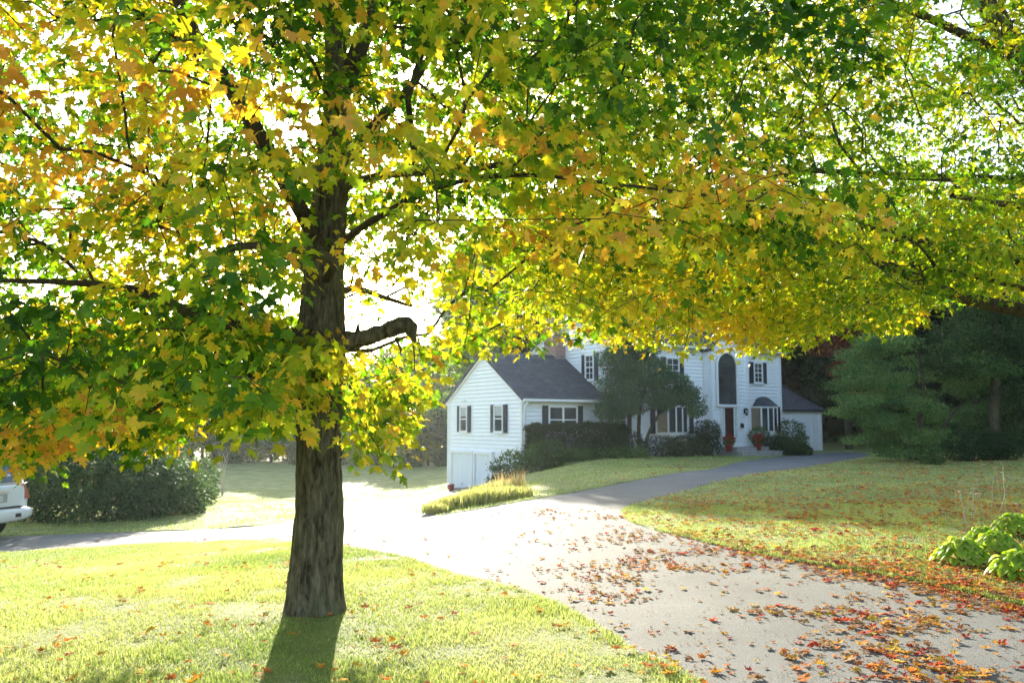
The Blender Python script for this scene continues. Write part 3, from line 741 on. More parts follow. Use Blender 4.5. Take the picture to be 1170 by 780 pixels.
def window(fr, s0, s1, z0, z1, panes=1, cols=2, rows=2, shut=.3, name='window', curtain=False, sh_l=True, sh_r=True):
    mb = MB(); f = .06
    fb(mb, fr, s0, s0 + f, z0, z1, .0, .07); fb(mb, fr, s1 - f, s1, z0, z1, .0, .07)
    fb(mb, fr, s0 + f, s1 - f, z0, z0 + f, .0, .07); fb(mb, fr, s0 + f, s1 - f, z1 - f, z1, .0, .07)
    wd = (s1 - s0 - 2 * f) / panes
    for k in range(1, panes): fb(mb, fr, s0 + f + k * wd - .04, s0 + f + k * wd + .04, z0 + f, z1 - f, .0, .068)
    o = mb.build(name, M['trim'], house)
    g = MB(); fb(g, fr, s0 + f, s1 - f, z0 + f, z1 - f, .012, .022); g.build('pane', M['glass'], o)
    m = MB(); zm = (z0 + z1) / 2; e = .012
    for k in range(panes):
        a = s0 + f + k * wd + (.04 if k else 0); b = s0 + f + (k + 1) * wd - (.04 if k < panes - 1 else 0)
        fb(m, fr, a, b, zm - .025, zm + .025, .024, .055)
        for q in range(1, cols): x = a + (b - a) * q / cols; fb(m, fr, x - e, x + e, z0 + f, z1 - f, .023, .038)
        for q in range(1, rows * 2):
            if q == rows: continue
            z = z0 + f + (z1 - z0 - 2 * f) * q / (rows * 2); fb(m, fr, a, b, z - e, z + e, .023, .037)
    m.build('muntin', M['trim'], o)
    s = MB(); fb(s, fr, s0 - .05, s1 + .05, z0 - .06, z0 - .002, .0, .10); s.build('sill', M['trim'], o)
    if curtain:
        c = MB(); fb(c, fr, s0 + f, s1 - f, z0 + f + (z1 - z0) * .55, z1 - f, .0222, .0228); c.build('blind', M['curtain'], o)
    if shut:
        for sgn, x0, x1 in ((sh_l, s0 - shut - .02, s0 - .02), (sh_r, s1 + .02, s1 + shut + .02)):
            if not sgn: continue
            h = MB(); fb(h, fr, x0, x1, z0 - .02, z1 + .02, .016, .04)
            n = int((z1 - z0) / .07)
            for q in range(n):
                z = z0 + .04 + q * (z1 - z0 - .08) / n; fb(h, fr, x0 + .03, x1 - .03, z, z + .035, .041, .052)
            h.build('shutter', M['shutter'], house)
    return o
def vz(py, Y): return at(585, py, Y).z
# gable end: two windows
for a, b in ((523, 538.4), (561, 580)):
    v1 = proj_v(a, 0); v0 = proj_v(b, 0); sw = (v1 - v0) * .23
    window(F_left(0), v0 + sw, v1 - sw, 1.24, 2.40, shut=sw - .03, curtain=True, cols=1, rows=1)
mb = MB(); fb(mb, F_left(0), 4.7, 5.0, 2.62, 2.68, .016, .12); mb.build('vent_hood', M['trim'], house)
# wing front double window and the single window after it
window(F_front(0), 1.28, 2.78, 1.20, 2.34, panes=2, cols=1, rows=1, shut=.28, curtain=False)
window(F_front(0), 4.75, 5.5, 1.20, 2.34, shut=.26)
# upper floor windows
window(F_left(4.36), .78, 1.42, 3.55, 4.70, shut=.26)
window(F_front(0), 5.2, 6.0, 3.45, 4.65, shut=.28)
window(F_front(0), 7.9, 8.7, 3.45, 4.65, shut=.28)
a = proj_t(861, 0); b = proj_t(871, 0); window(F_front(0), a, b, vz(438, 44), vz(415, 44), shut=.28)
# bow windows
def bow(t0, t1, z0, z1, zt, name='bow_window', nm='shallow bow window with a curved dark cap roof'):
    n = 5; c = (t0 + t1) / 2; hw = (t1 - t0) / 2; dep = .42
    P = []
    for k in range(n + 1):
        a = -1 + 2 * k / n; P.append((c + a * hw, -.06 - dep * (1 - a * a) ** .6 if abs(a) < 1 else -.04))
    mb = MB(); g = MB(); mt = MB()
    for k in range(n):
        a = Vector((*P[k], 0)); b = Vector((*P[k + 1], 0)); d = (b - a).normalized(); nrm = Vector((d.y, -d.x, 0))
        def pr(mb_, s0, s1, y0, y1, q0, q1):
            A = [a + d * s0 + nrm * q0, a + d * s1 + nrm * q0, a + d * s1 + nrm * q1, a + d * s0 + nrm * q1]
            mb_.prism([(p.x, p.y, y0) for p in A], (0, 0, y1 - y0))
        L_ = (b - a).length
        pr(mb, -.035, .035, z0, z1, -.03, .03); 
        if k == n - 1: pr(mb, L_ - .035, L_ + .035, z0, z1, -.03, .03)
        pr(mb, .035, L_ - .035, z0, z0 + .07, -.028, .028); pr(mb, .035, L_ - .035, z1 - .07, z1, -.028, .028)
        pr(g, .036, L_ - .036, z0 + .07, z1 - .07, -.005, .004)
    o = mb.build(name, M['trim'], house); tag(o, nm)
    g.build('pane', M['glass'], o)
    base = MB(); base.prism([(x, y, z0 - .12) for x, y in P], (0, 0, .118)); 
    P3 = [(c + (x - c) * .85, y * .7) for x, y in P]; base.prism([(x, y, z0 - .5) for x, y in P3], (0, 0, .378)); base.build('sill', M['trim'], o)
    cap = MB(); N = 10; vs = []; 
    for k in range(n + 1):
        x, y = P[k]; vs.append((c + (x - c) * 1.06, y - .06, z1 + .03))
    for k in range(n + 1):
        x, y = P[k]; t = (x - c) / hw; vs.append((c + (x - c) * .8, -.018, z1 + .03 + (zt - z1) * math.sqrt(max(0, 1 - t * t)) + .02))
    fs = [(k, k + 1, n + 2 + k, n + 1 + k) for k in range(n)] + [tuple(range(n, -1, -1))]
    cap.add(vs, fs, False); cap.build('cap_roof', M['roof'], o)
    return o
bow(7.25, 9.22, 1.15, 2.42, 2.86)
bow(13.38, 15.3, 1.18, 2.45, 2.9)
for fr, x0, x1 in ((F_front(0), 9.27, 9.55), (F_front(0), 6.9, 7.18), (F_front(0), 15.33, 15.55)):
    h = MB(); fb(h, fr, x0, x1, 1.15, 2.45, .016, .04)
    for q in range(16): z = 1.2 + q * .076; fb(h, fr, x0 + .03, x1 - .03, z, z + .035, .041, .052)
    h.build('shutter', M['shutter'], house)
# arched window over the door
fr = F_front(EV); a0 = proj_t(819.5, EV); a1 = proj_t(840.5, EV); ac = (a0 + a1) / 2; ar = (a1 - a0) / 2; zb = vz(462, 41.9); zt = vz(404, 41.9); zs = zt - ar
def arch(r, zbot, d): return [fr(ac + r * math.cos(w_), zs + r * math.sin(w_), d) for w_ in [math.pi * k / 20 for k in range(21)]] + [fr(ac - r, zbot, d), fr(ac + r, zbot, d)]
mb = MB(); A = arch(ar + .10, zb - .1, .016); B = arch(ar, zb, .016); A2 = arch(ar + .10, zb - .1, .09); B2 = arch(ar, zb, .09); n = len(A)
for X, Y, fl in ((A2, B2, 0), (A, A2, 0), (B2, B, 0)):
    mb.add(X + Y, [(k, (k + 1) % n, n + (k + 1) % n, n + k) for k in range(n)])
aw = mb.build('arched_window', M['trim'], house)
mb = MB(); mb.prism(arch(ar - .005, zb + .003, .02), (0, -.012, 0)); mb.build('pane', M['glass'], aw)
mb = MB()
for k in (-1, 1): fb(mb, fr, ac + k * ar * .36 - .012, ac + k * ar * .36 + .012, zb, zs, .034, .05)
for k in range(1, 5): fb(mb, fr, ac - ar, ac + ar, zb + (zs - zb) * k / 4 - .012, zb + (zs - zb) * k / 4 + .012, .034, .048)
mb.build('muntin', M['shutter'], aw)
# door with surround
d0 = proj_t(826, EV); d1 = proj_t(836.3, EV); zt = vz(466, 41.7); z0 = vz(508.5, 41.7)
mb = MB(); fb(mb, fr, d0, d1, z0, zt, .0165, .05)
for (x0, x1) in ((.12, .45), (.55, .88)):
    for (y0, y1) in ((.06, .3), (.36, .66), (.72, .94)):
        fb(mb, fr, d0 + (d1 - d0) * x0, d0 + (d1 - d0) * x1, z0 + (zt - z0) * y0, z0 + (zt - z0) * y1, .05, .062)
do = mb.build('door', M['door'], house)
mb = MB(); p = Vector(fr(d1 - .07, z0 + .85, .09)); mb.lathe([(0, -.02), (.03, 0), (0, .02)], 10, tuple(p)); mb.build('handle', simple('brass', (.5, .35, .1), .3, metallic=1), do)
mb = MB(); s0, s1 = d0 - .22, d1 + .30
fb(mb, fr, d0 - .06, d0, z0, zt + .05, .0165, .08); fb(mb, fr, d1, d1 + .06, z0, zt + .05, .0165, .08)
fb(mb, fr, s1 - .08, s1, z0, zt + .05, .0165, .08); fb(mb, fr, s0, s0 + .06, z0, zt + .05, .0165, .08)
fb(mb, fr, s0 - .05, s1 + .05, zt + .05, zt + .16, .0165, .13)
mb.build('door_surround', M['trim'], house)
mb = MB(); fb(mb, fr, d1 + .062, s1 - .082, z0 + .3, zt + .02, .0165, .03); mb.build('sidelight', simple('sidelight', (.45, .6, .5), .15, var=.3, vscale=6), house)
mb = MB(); fb(mb, fr, d0 - .3, d1 + .5, z0 - .06, z0 - .002, .0, .3); mb.build('threshold', M['trim'], house)
# wall lantern and letter box
t = proj_t(849.5, EV); zc = vz(470, 42)
mb = MB(); fb(mb, fr, t - .05, t + .05, zc - .1, zc + .16, .016, .04)
p = Vector(fr(t, zc, .16)); mb.tube([fr(t, zc + .12, .03), fr(t, zc + .2, .1), fr(t, zc + .16, .16)], .012, 6)
mb.lathe([(0.0, .17), (.05, .14), (.10, .09), (.085, .08)], 8, tuple(p)); mb.lathe([(.05, -.12), (.06, -.14), (.02, -.2), (0, -.2)], 8, tuple(p))
for k in range(4):
    w_ = math.pi / 4 + k * math.pi / 2; mb.tube([(p.x + .085 * math.cos(w_), p.y + .085 * math.sin(w_), p.z + .09), (p.x + .055 * math.cos(w_), p.y + .055 * math.sin(w_), p.z - .13)], .008, 5)
lan = mb.build('wall_lantern', M['metal'], house); mb = MB(); mb.lathe([(0, .08), (.075, .08), (.048, -.12), (0, -.12)], 8, tuple(p)); mb.build('lantern_glass', M['lamp'], lan)
t = proj_t(846, EV); zc = vz(486, 42); mb = MB(); fb(mb, fr, t - .07, t + .07, zc - .1, zc + .07, .016, .1)
mb.prism([fr(t - .075, zc + .07, .016), fr(t - .075, zc + .12, .016), fr(t - .075, zc + .07, .12)], (.15, 0, 0)); mb.build('letter_box', M['metal'], house)
# garage doors in the gable end
for v0, v1 in ((proj_v(541, 0), proj_v(518.5, 0)), (proj_v(563, 0), proj_v(544.5, 0))):
    fr = F_left(0); zt = .28; zb = -1.45
    mb = MB(); fb(mb, fr, v0 - .1, v0, zb, zt + .12, .0, .12); fb(mb, fr, v1, v1 + .1, zb, zt + .12, .0, .12); fb(mb, fr, v0, v1, zt, zt + .12, .0, .12)
    mb.build('garage_door_frame', M['trim'], house)
    mb = MB(); fb(mb, fr, v0, v1, zb, zt, .0145, .02)
    for i in range(4):
        z = zb + .04 + i * (zt - zb - .05) / 4; h = (zt - zb - .05) / 4 - .05
        for j in range(4):
            a = v0 + .05 + j * (v1 - v0 - .06) / 4; fb(mb, fr, a, a + (v1 - v0 - .06) / 4 - .05, z, z + h, .02, .034)
    g = mb.build('garage_door', M['garage'], house)
    mb = MB(); mb.tube([fr((v0 + v1) / 2 - .08, zb + .35, .05), fr((v0 + v1) / 2 + .08, zb + .35, .05)], .012, 6); mb.build('handle', M['metal'], g)
# foundation
mb = MB(); mb.box(.02, 4.34, .02, .3, -1.5, -.28); mb.build('foundation', M['stone'], house)
# right hand garage
GV = .5; g1 = proj_t(937, GV)
siding([(15.72, -.3), (g1, -.3), (g1, 2.3), (15.72, 2.3)], F_front(GV)).build('wall', M['white'], house)
siding([(GV, -.3), (6.5, -.3), (6.5, 2.3), (3.5, 3.7), (GV, 2.3)], F_right(g1)).build('wall', M['white'], house)
siding([(15.72, -.3), (g1, -.3), (g1, 2.3), (15.72, 2.3)], F_back(6.5)).build('wall', M['white'], house)
pitch_roof(15.88, g1, GV, 2.3, 3.5, 3.7, 6.5, 2.3, 'low roof of the small garage at the right', o0=0, o1=.15)
fr = F_front(GV); q0 = proj_t(903, GV); q1 = proj_t(925, GV)
mb = MB(); fb(mb, fr, q0, q1, -.2, 2.0, .0145, .022)
for i in range(4):
    for j in range(4):
        a = q0 + .06 + j * (q1 - q0 - .08) / 4; z = -.12 + i * .52; fb(mb, fr, a, a + (q1 - q0) / 4 - .08, z, z + .44, .022, .034)
g = mb.build('garage_door', M['garage'], house)
mb = MB(); fb(mb, fr, q0 - .1, q0 - .002, -.2, 2.1, .016, .05); fb(mb, fr, q1 + .002, q1 + .1, -.2, 2.1, .016, .05); fb(mb, fr, q0, q1, 2.002, 2.1, .016, .05); fb(mb, fr, g1 - .12, g1, -.2, 2.25, .016, .04); fb(mb, fr, 15.75, g1, 2.16, 2.28, .018, .045)
mb.build('garage_door_frame', M['trim'], house)
# entry steps
zs_ = tz(*HW(11.4, -1.2)[:2])
mb = MB(); mb.box(10.5, 13.2, -2.1, -.53, zs_ - .3, z0 - .24); mb.box(10.75, 12.9, -1.55, -.52, z0 - .24, z0 - .07)
st = mb.build('entry_steps', M['stone'], None); st.location = (CX, CY, 0); st.rotation_euler = (0, 0, TH); tag(st, 'grey stone steps and landing below the front door', 'steps')

# ------------------------------------------------------------------ shrubs
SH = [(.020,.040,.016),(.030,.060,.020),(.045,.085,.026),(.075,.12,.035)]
def blob_leaves(rs, blobs, n, size, cols, kind='oval', down=.3, shell=.7, noise=.25, seed=1, zmin=None):
    """blobs: list of (cx,cy,cz,rx,ry,rz). leaves in the volume, denser in the skin"""
    B = np.array(blobs, float); vol = B[:, 3] * B[:, 4] + B[:, 3] * B[:, 5] + B[:, 4] * B[:, 5]
    k = rs.choice(len(B), n, p=vol / vol.sum()); d = rs.normal(0, 1, (n, 3)); d /= np.linalg.norm(d, axis=1, keepdims=True)
    rad = np.where(rs.uniform(0, 1, n) < shell, rs.normal(.95, .07, n), rs.uniform(.3, .95, n))
    nn = vnoise(d * 1.0 + B[k, :3] * 3.1, .38, seed) - .5
    rad = rad * (1 + noise * 2 * nn)
    P = B[k, :3] + d * B[k, 3:] * rad[:, None]
    keep = np.ones(n, bool)
    if zmin is not None: keep = P[:, 2] > zmin
    keep &= vnoise(P, float(np.median(size)) * 5, seed + 9) > .22
    P = P[keep]; d = d[keep]; n = len(P)
    ax = d * .6 + rs.normal(0, .5, (n, 3)) + np.array([0, 0, -down]); nm = d * .5 + rs.normal(0, .5, (n, 3)) + np.array([0, 0, .6])
    t = .5 + (vnoise(P, .6, seed + 2) - .5) * 1.0 + rs.normal(0, .22, n)
    return P, ax, nm, rs.uniform(size[0], size[1], n), pal(np.clip(t, 0, 1), cols)
def shrub(name, label, cat, x, y, blobs, n, size=(.05, .09), cols=SH, seed=1, kind='oval', group=None, noise=.25, stems=5, part='foliage', m='bush'):
    rs = np.random.default_rng(seed); z = tz(x, y); root = empty(name, (x, y, z)); tag(root, label, cat, group)
    me = cloud(part, *blob_leaves(rs, blobs, n, size, cols, seed=seed, noise=noise, zmin=0.0), kind); link(part, me, M[m], root)
    mb = MB(); B = np.array(blobs)
    for k in range(stems):
        b = B[k % len(B)]; a = rs.uniform(0, 6.28); top = np.array([b[0] + rs.normal(0, .3) * b[3], b[1] + rs.normal(0, .3) * b[4], b[2] + b[5] * .5])
        s0 = np.array([rs.normal(0, .08) + b[0] * .3, rs.normal(0, .08) + b[1] * .3, -.05]); mid = (s0 + top) / 2 + rs.normal(0, .08, 3)
        mb.tube([s0, mid, top], [.025, .018, .007], 5)
    mb.build('stems', M['twig'], root)
    return root
def on(px, Y): return ((px - 585) / F * Y, Y)
# left rhododendrons
GL = [(.03,.065,.032),(.045,.095,.045),(.065,.125,.055),(.10,.17,.07)]
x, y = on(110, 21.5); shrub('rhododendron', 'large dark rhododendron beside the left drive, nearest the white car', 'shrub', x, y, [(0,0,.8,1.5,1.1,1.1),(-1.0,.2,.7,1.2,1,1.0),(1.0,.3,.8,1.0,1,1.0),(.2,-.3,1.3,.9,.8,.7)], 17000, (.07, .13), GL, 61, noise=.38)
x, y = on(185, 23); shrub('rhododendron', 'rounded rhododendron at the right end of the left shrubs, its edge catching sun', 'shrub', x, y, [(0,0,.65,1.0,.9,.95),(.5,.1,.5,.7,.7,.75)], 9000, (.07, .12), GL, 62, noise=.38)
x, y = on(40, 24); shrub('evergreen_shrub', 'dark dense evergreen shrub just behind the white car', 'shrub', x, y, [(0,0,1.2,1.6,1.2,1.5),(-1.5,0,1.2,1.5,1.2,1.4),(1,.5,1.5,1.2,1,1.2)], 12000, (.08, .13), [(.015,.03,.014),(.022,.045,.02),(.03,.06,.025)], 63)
x, y = on(225, 27); shrub('evergreen_shrub', 'small low shrub on the left lawn beyond the rhododendrons', 'shrub', x, y, [(0,0,.6,.75,.7,.75)], 4000, (.07, .11), GL, 64)
# foundation planting, from the wing corner to the entry
def hs(name, label, px, v, blobs, n, size, cols, seed, cat='shrub', **kw):
    t = proj_t(px, v); p = HW(t, v); return shrub(name, label, cat, p.x, p.y, blobs, n, size, cols, seed, **kw)
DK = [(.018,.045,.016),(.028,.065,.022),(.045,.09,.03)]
# clipped hedge
p = HW(1.9, -1.1); hz = tz(p.x, p.y); hb = []
hroot = empty('clipped_hedge', (p.x, p.y, hz), TH); tag(hroot, 'dark clipped hedge along the wing under its double window', 'hedge')
rs = np.random.default_rng(70); n = 30000
q = rs.uniform(-1, 1, (n, 3)); ax_ = np.argmax(np.abs(q * np.array([1, 1, 1])), 1); s_ = rs.uniform(.9, 1.05, n)
kk = rs.integers(0, 3, n); q[np.arange(n), kk] = np.sign(q[np.arange(n), kk]) * s_
P = q * np.array([2.15, .6, .72]) + np.array([.1, 0, .70]); P += (np.stack([vnoise(P, .35, 80 + i) for i in range(3)], -1) - .5) * .22; P = P[P[:, 2] > 0]; n = len(P)
me = cloud('foliage', P, rs.normal(0, 1, (n, 3)), rs.normal(0, .6, (n, 3)) + [0, 0, .6], rs.uniform(.06, .10, n), pal(rs.uniform(0, 1, n), DK), 'oval'); link('foliage', me, M['bush'], hroot)
mb = MB()
for k in range(12): mb.tube([(-1.9 + k * .36, rs.normal(0, .1), -.05), (-1.9 + k * .36 + rs.normal(0, .08), rs.normal(0, .1), .7), (-1.9 + k * .36 + rs.normal(0, .15), rs.normal(0, .2), 1.25)], [.02, .015, .006], 5)
mb.build('stems', M['twig'], hroot)
G2 = [(.03,.06,.018),(.05,.10,.025),(.08,.15,.035),(.12,.19,.05)]
x, y = .05, 33.2; shrub('leafy_shrub', 'loose green shrub spilling down the bank at the wing corner beside the garage doors', 'shrub', x, y, [(0,0,.5,.85,.8,.75),(.75,.1,.75,.75,.7,.75),(-.5,-.3,.25,.5,.5,.5)], 8000, (.06, .11), G2, 72)
x, y = 1.3, 34.0; shrub('leafy_shrub', 'green shrub between the bank and the left end of the hedge', 'shrub', x, y, [(0,0,.5,.7,.6,.7)], 4500, (.06, .10), G2, 73)
x, y = 3.2, 33.9; shrub('ground_cover', 'strip of low leafy perennials along the foot of the hedge', 'plants', x, y, [(-1.2,-.5,.12,.5,.35,.28),(-.5,-.2,.12,.6,.35,.28),(.2,.1,.14,.6,.35,.3),(.9,.4,.14,.6,.35,.3),(1.6,.8,.14,.6,.35,.3)], 5200, (.07, .13), G2, 74, stems=0 or 1)
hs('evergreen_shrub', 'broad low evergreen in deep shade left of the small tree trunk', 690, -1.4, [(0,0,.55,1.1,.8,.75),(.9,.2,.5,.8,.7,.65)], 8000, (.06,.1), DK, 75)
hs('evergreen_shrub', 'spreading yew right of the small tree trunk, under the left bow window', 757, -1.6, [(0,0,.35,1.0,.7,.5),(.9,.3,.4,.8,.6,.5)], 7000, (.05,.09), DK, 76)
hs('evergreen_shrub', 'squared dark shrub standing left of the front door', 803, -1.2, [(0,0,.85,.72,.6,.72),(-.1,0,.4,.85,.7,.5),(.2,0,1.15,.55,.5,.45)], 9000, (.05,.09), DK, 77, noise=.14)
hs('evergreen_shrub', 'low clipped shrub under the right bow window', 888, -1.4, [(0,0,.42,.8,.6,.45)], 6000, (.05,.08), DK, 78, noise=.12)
hs('leafy_shrub', 'open leafy shrub by the right corner of the main house', 902, -.9, [(0,0,.9,.75,.6,.75),(.2,0,.5,.6,.5,.5)], 4200, (.07,.12), G2, 79)
hs('leafy_shrub', 'small bright green plant at the foot of the right corner shrub', 913, -1.6, [(0,0,.2,.5,.4,.3)], 1800, (.07,.12), G2, 80)
hs('leafy_shrub', 'thin climbing plant in front of the right bow window', 866, -.9, [(0,0,1.0,.5,.3,.35)], 1100, (.06,.1), G2, 81)

# small ornamental tree with leaning twin trunks
def small_tree(name, label, x, y, trunks, blobs, n, size, cols, seed, cat='tree', barkm='twig', group=None, kind='oval', crown_m='bush', noise=.3, bn=40):
    rs = np.random.default_rng(seed); z = tz(x, y); root = empty(name, (x, y, z)); tag(root, label, cat, group)
    sk = Skel(); B = np.array(blobs, float)
    for t_ in trunks: sk.limb(t_, -1, .25)
    nt = len(sk.p)
    k = rs.choice(len(B), bn); d = rs.normal(0, 1, (bn, 3)); d /= np.linalg.norm(d, axis=1, keepdims=True)
    A = B[k, :3] + d * B[k, 3:] * .8; A = A[A[:, 2] > trunks[0][1][2]]
    sk.grow(A, np.array(trunks[0][-1][:3]) * .5, rs=rs, step=.5)
    mb = MB()
    link('trunk', sk.mesh('trunk', 0, nmax=9, rcap=.4), M[barkm], root)
    me = cloud('crown', *blob_leaves(rs, blobs, n, size, cols, seed=seed, noise=noise, shell=.55, zmin=.1), kind); link('crown', me, M[crown_m], root)
    return root
p = HW(proj_t(733, -1.9), -1.9)
SM = [(.045,.10,.055),(.07,.145,.075),(.10,.18,.09),(.14,.22,.10)]
small_tree('ornamental_tree', 'small blue green tree with leaning twin trunks in front of the house', p.x, p.y,
    [[(-.1,0,-.1,.1),(-.15,0,1.0,.085),(-.05,0,2.2,.07),(.3,0,3.4,.05),(.2,0,4.6,.02)], [(.12,.1,-.1,.08),(.25,.1,.9,.07),(.9,.1,2.0,.05),(1.7,0,2.8,.02)]],
    [(-.3,0,5.6,.75,.7,.6),(-.2,0,5.0,.95,.8,.6),(-.9,0,4.1,.9,.8,.6),(-.3,0,4.3,1.1,.9,.75),(.1,0,3.5,1.15,1.0,.7),(-1.0,0,3.0,.85,.8,.6),(1.2,0,3.0,.9,.8,.6),(-.5,0,2.3,1.1,.9,.5),(-1.3,-.1,2.0,.7,.6,.5),(1.9,.1,2.6,.7,.6,.42),(.9,0,2.4,.7,.6,.4),(2.3,.1,2.0,.4,.4,.35)],
    62000, (.06, .105), SM, 90, bn=70)

# right hand dogwood mass and woods
x, y = on(1045, 32); small_tree('dogwood_tree', 'broad layered dogwood spreading at the right beside the drive end', x, y,
    [[(0,0,-.1,.12),(.1,0,1.2,.10),(.3,0,2.6,.07),(.2,0,4,.03)],[(-.2,.1,-.1,.09),(-.7,.1,1.2,.07),(-1.3,.1,2.2,.03)],[(.3,0,-.1,.09),(.9,0,1.1,.06),(1.7,0,2.1,.03)]],
    [(q_.uniform(-2.3, 2.6) * (1.1 - .12 * abs(z_ - 2.2)), q_.uniform(-1, 1), z_, q_.uniform(.55, 1.1), q_.uniform(.5, .9), q_.uniform(.16, .28)) for q_ in [random.Random(4)] for z_ in [.3 + 4.2 * k_ / 46 for k_ in range(47)]],
    42000, (.07, .12), [(.045,.11,.03),(.08,.17,.05),(.12,.22,.065),(.20,.30,.09)], 91, bn=90)
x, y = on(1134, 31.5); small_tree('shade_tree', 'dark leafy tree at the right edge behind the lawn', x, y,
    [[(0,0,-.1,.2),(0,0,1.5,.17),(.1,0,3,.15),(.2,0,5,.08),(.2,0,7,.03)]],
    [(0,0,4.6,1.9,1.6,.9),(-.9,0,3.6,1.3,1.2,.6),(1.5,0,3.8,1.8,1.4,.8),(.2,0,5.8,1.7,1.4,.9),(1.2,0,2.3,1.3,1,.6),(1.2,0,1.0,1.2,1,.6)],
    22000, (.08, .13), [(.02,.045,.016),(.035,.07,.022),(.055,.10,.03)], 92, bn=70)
x, y = (17.9, 46.8); small_tree('red_maple', 'dark red leaved maple behind the small right garage', x, y,
    [[(0,0,-.1,.2),(0,0,2,.17),(.1,0,4,.13),(.2,0,6,.06),(.1,0,8,.03)]],
    [(0,0,7.2,1.8,1.5,1.1),(-.5,0,5.8,1.7,1.4,.9),(1.0,0,5.9,1.5,1.4,.9),(.6,0,4.2,1.3,1.2,.9),(.8,0,3.0,1.0,1.0,.7),(0,0,8.6,1.3,1.2,1)],
    13000, (.12, .2), [(.09,.025,.016),(.17,.04,.022),(.26,.065,.03),(.24,.11,.04)], 93, bn=60)
# dark hedge block and bench-like wall at right
x, y = on(1118, 30.5); shrub('clipped_hedge', 'low flat topped hedge under the dark trees at the right', 'hedge', x, y, [(-.8,0,.5,.5,.5,.5),(-.2,0,.5,.6,.5,.5),(.4,0,.5,.6,.5,.5),(.9,0,.5,.5,.5,.48)], 7000, (.06,.1), DK, 94, noise=.06)
x, y = on(1060, 29); shrub('leafy_shrub', 'pale leafed small shrub at the foot of the dogwood', 'shrub', x, y, [(0,0,.25,.4,.4,.3)], 1500, (.06,.1), G2, 95)

# ------------------------------------------------------------------ woods: individual trees
def wood_proto(name, h, w, cols, seed, n=5200, conifer=False, label='', group=''):
    rs = np.random.default_rng(seed); root = empty(name, (0, 0, 0)); tag(root, label, 'tree', group)
    mb = MB(); mb.tube([(0, 0, -1), (rs.normal(0, .1), 0, h * .3), (rs.normal(0, .2), 0, h * .6), (0, 0, h * .95)], [.28, .22, .14, .04], 8)
    for k in range(14):
        z = h * rs.uniform(.25, .85); a = rs.uniform(0, 6.28); L_ = w * rs.uniform(.5, .9) * (1 - .5 * z / h)
        mb.tube([(0, 0, z), (math.cos(a) * L_ * .5, math.sin(a) * L_ * .5, z + .3), (math.cos(a) * L_, math.sin(a) * L_, z + .9)], [.08, .05, .015], 5)
    mb.build('trunk', M['twig'], root)
    if conifer:
        z = rs.uniform(.08, 1, n) ** .8; rad = w * (1 - z) ** .8 * np.sqrt(rs.uniform(.15, 1, n)) * (1 + .25 * np.sin(z * 60)); a = rs.uniform(0, 6.28, n)
        P = np.c_[np.cos(a) * rad, np.sin(a) * rad, z * h]; ax = np.c_[np.cos(a), np.sin(a), np.full(n, -.35)] + rs.normal(0, .3, (n, 3)); nm = rs.normal(0, .4, (n, 3)) + [0, 0, 1]
        me = cloud('crown', P, ax, nm, rs.uniform(.35, .7, n), pal(rs.uniform(0, 1, n), cols), 'diamond')
    else:
        blobs = []
        for k in range(24 if conifer is None else 18):
            z = h * (rs.uniform(.04, .93) if conifer is None else rs.uniform(.2, .93)); a = rs.uniform(0, 6.28); q = max(.0, math.sin(min(1, max(.25 if conifer is None else 0, (z / h - .1) / .9)) * math.pi)) ** .6; r_ = w * .62 * q
            blobs.append((math.cos(a) * r_ * rs.uniform(.3, 1), math.sin(a) * r_ * rs.uniform(.3, 1), z, w * rs.uniform(.3, .48), w * rs.uniform(.3, .48), h * rs.uniform(.07, .12)))
        me = cloud('crown', *blob_leaves(rs, blobs, n, (.22, .42), cols, seed=seed, noise=.35, shell=.6), 'clump')
    link('crown', me, M['woodleaf'], root); return root
W1 = [(.08,.15,.04),(.12,.21,.055),(.18,.27,.07)]
W2 = [(.18,.28,.05),(.30,.37,.06),(.45,.43,.08)]
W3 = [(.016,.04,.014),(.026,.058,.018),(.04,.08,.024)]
protos = {}
def wood(kind, x, y, s, first={}):
    kind = 'conifer' if kind == 'conifer2' else kind
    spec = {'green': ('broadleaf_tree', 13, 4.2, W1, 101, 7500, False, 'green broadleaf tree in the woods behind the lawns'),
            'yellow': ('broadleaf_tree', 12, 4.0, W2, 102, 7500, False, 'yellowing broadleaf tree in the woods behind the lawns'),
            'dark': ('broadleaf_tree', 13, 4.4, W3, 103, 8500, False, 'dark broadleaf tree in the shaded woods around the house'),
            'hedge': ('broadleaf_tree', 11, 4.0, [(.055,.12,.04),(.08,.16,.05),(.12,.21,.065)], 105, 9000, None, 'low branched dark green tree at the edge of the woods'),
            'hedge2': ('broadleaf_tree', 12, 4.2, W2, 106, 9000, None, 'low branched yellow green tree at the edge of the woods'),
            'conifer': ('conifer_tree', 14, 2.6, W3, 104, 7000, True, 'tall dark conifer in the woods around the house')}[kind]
    grp = {'green': 'green woodland trees', 'yellow': 'yellowing woodland trees', 'dark': 'dark woodland trees', 'hedge': 'low branched woodland trees', 'hedge2': 'low branched yellowing woodland trees',  'conifer': 'woodland conifers'}[kind]
    if kind not in first: o = first[kind] = wood_proto(spec[0], spec[1], spec[2], spec[3], spec[4], spec[5], spec[6], spec[7], grp)
    else: o = copy_tree(first[kind])
    o.location = (x, y, tz(x, y)); o.rotation_euler = (0, 0, random.uniform(0, 6.28)); o.scale = (s, s, s * random.uniform(.92, 1.08))
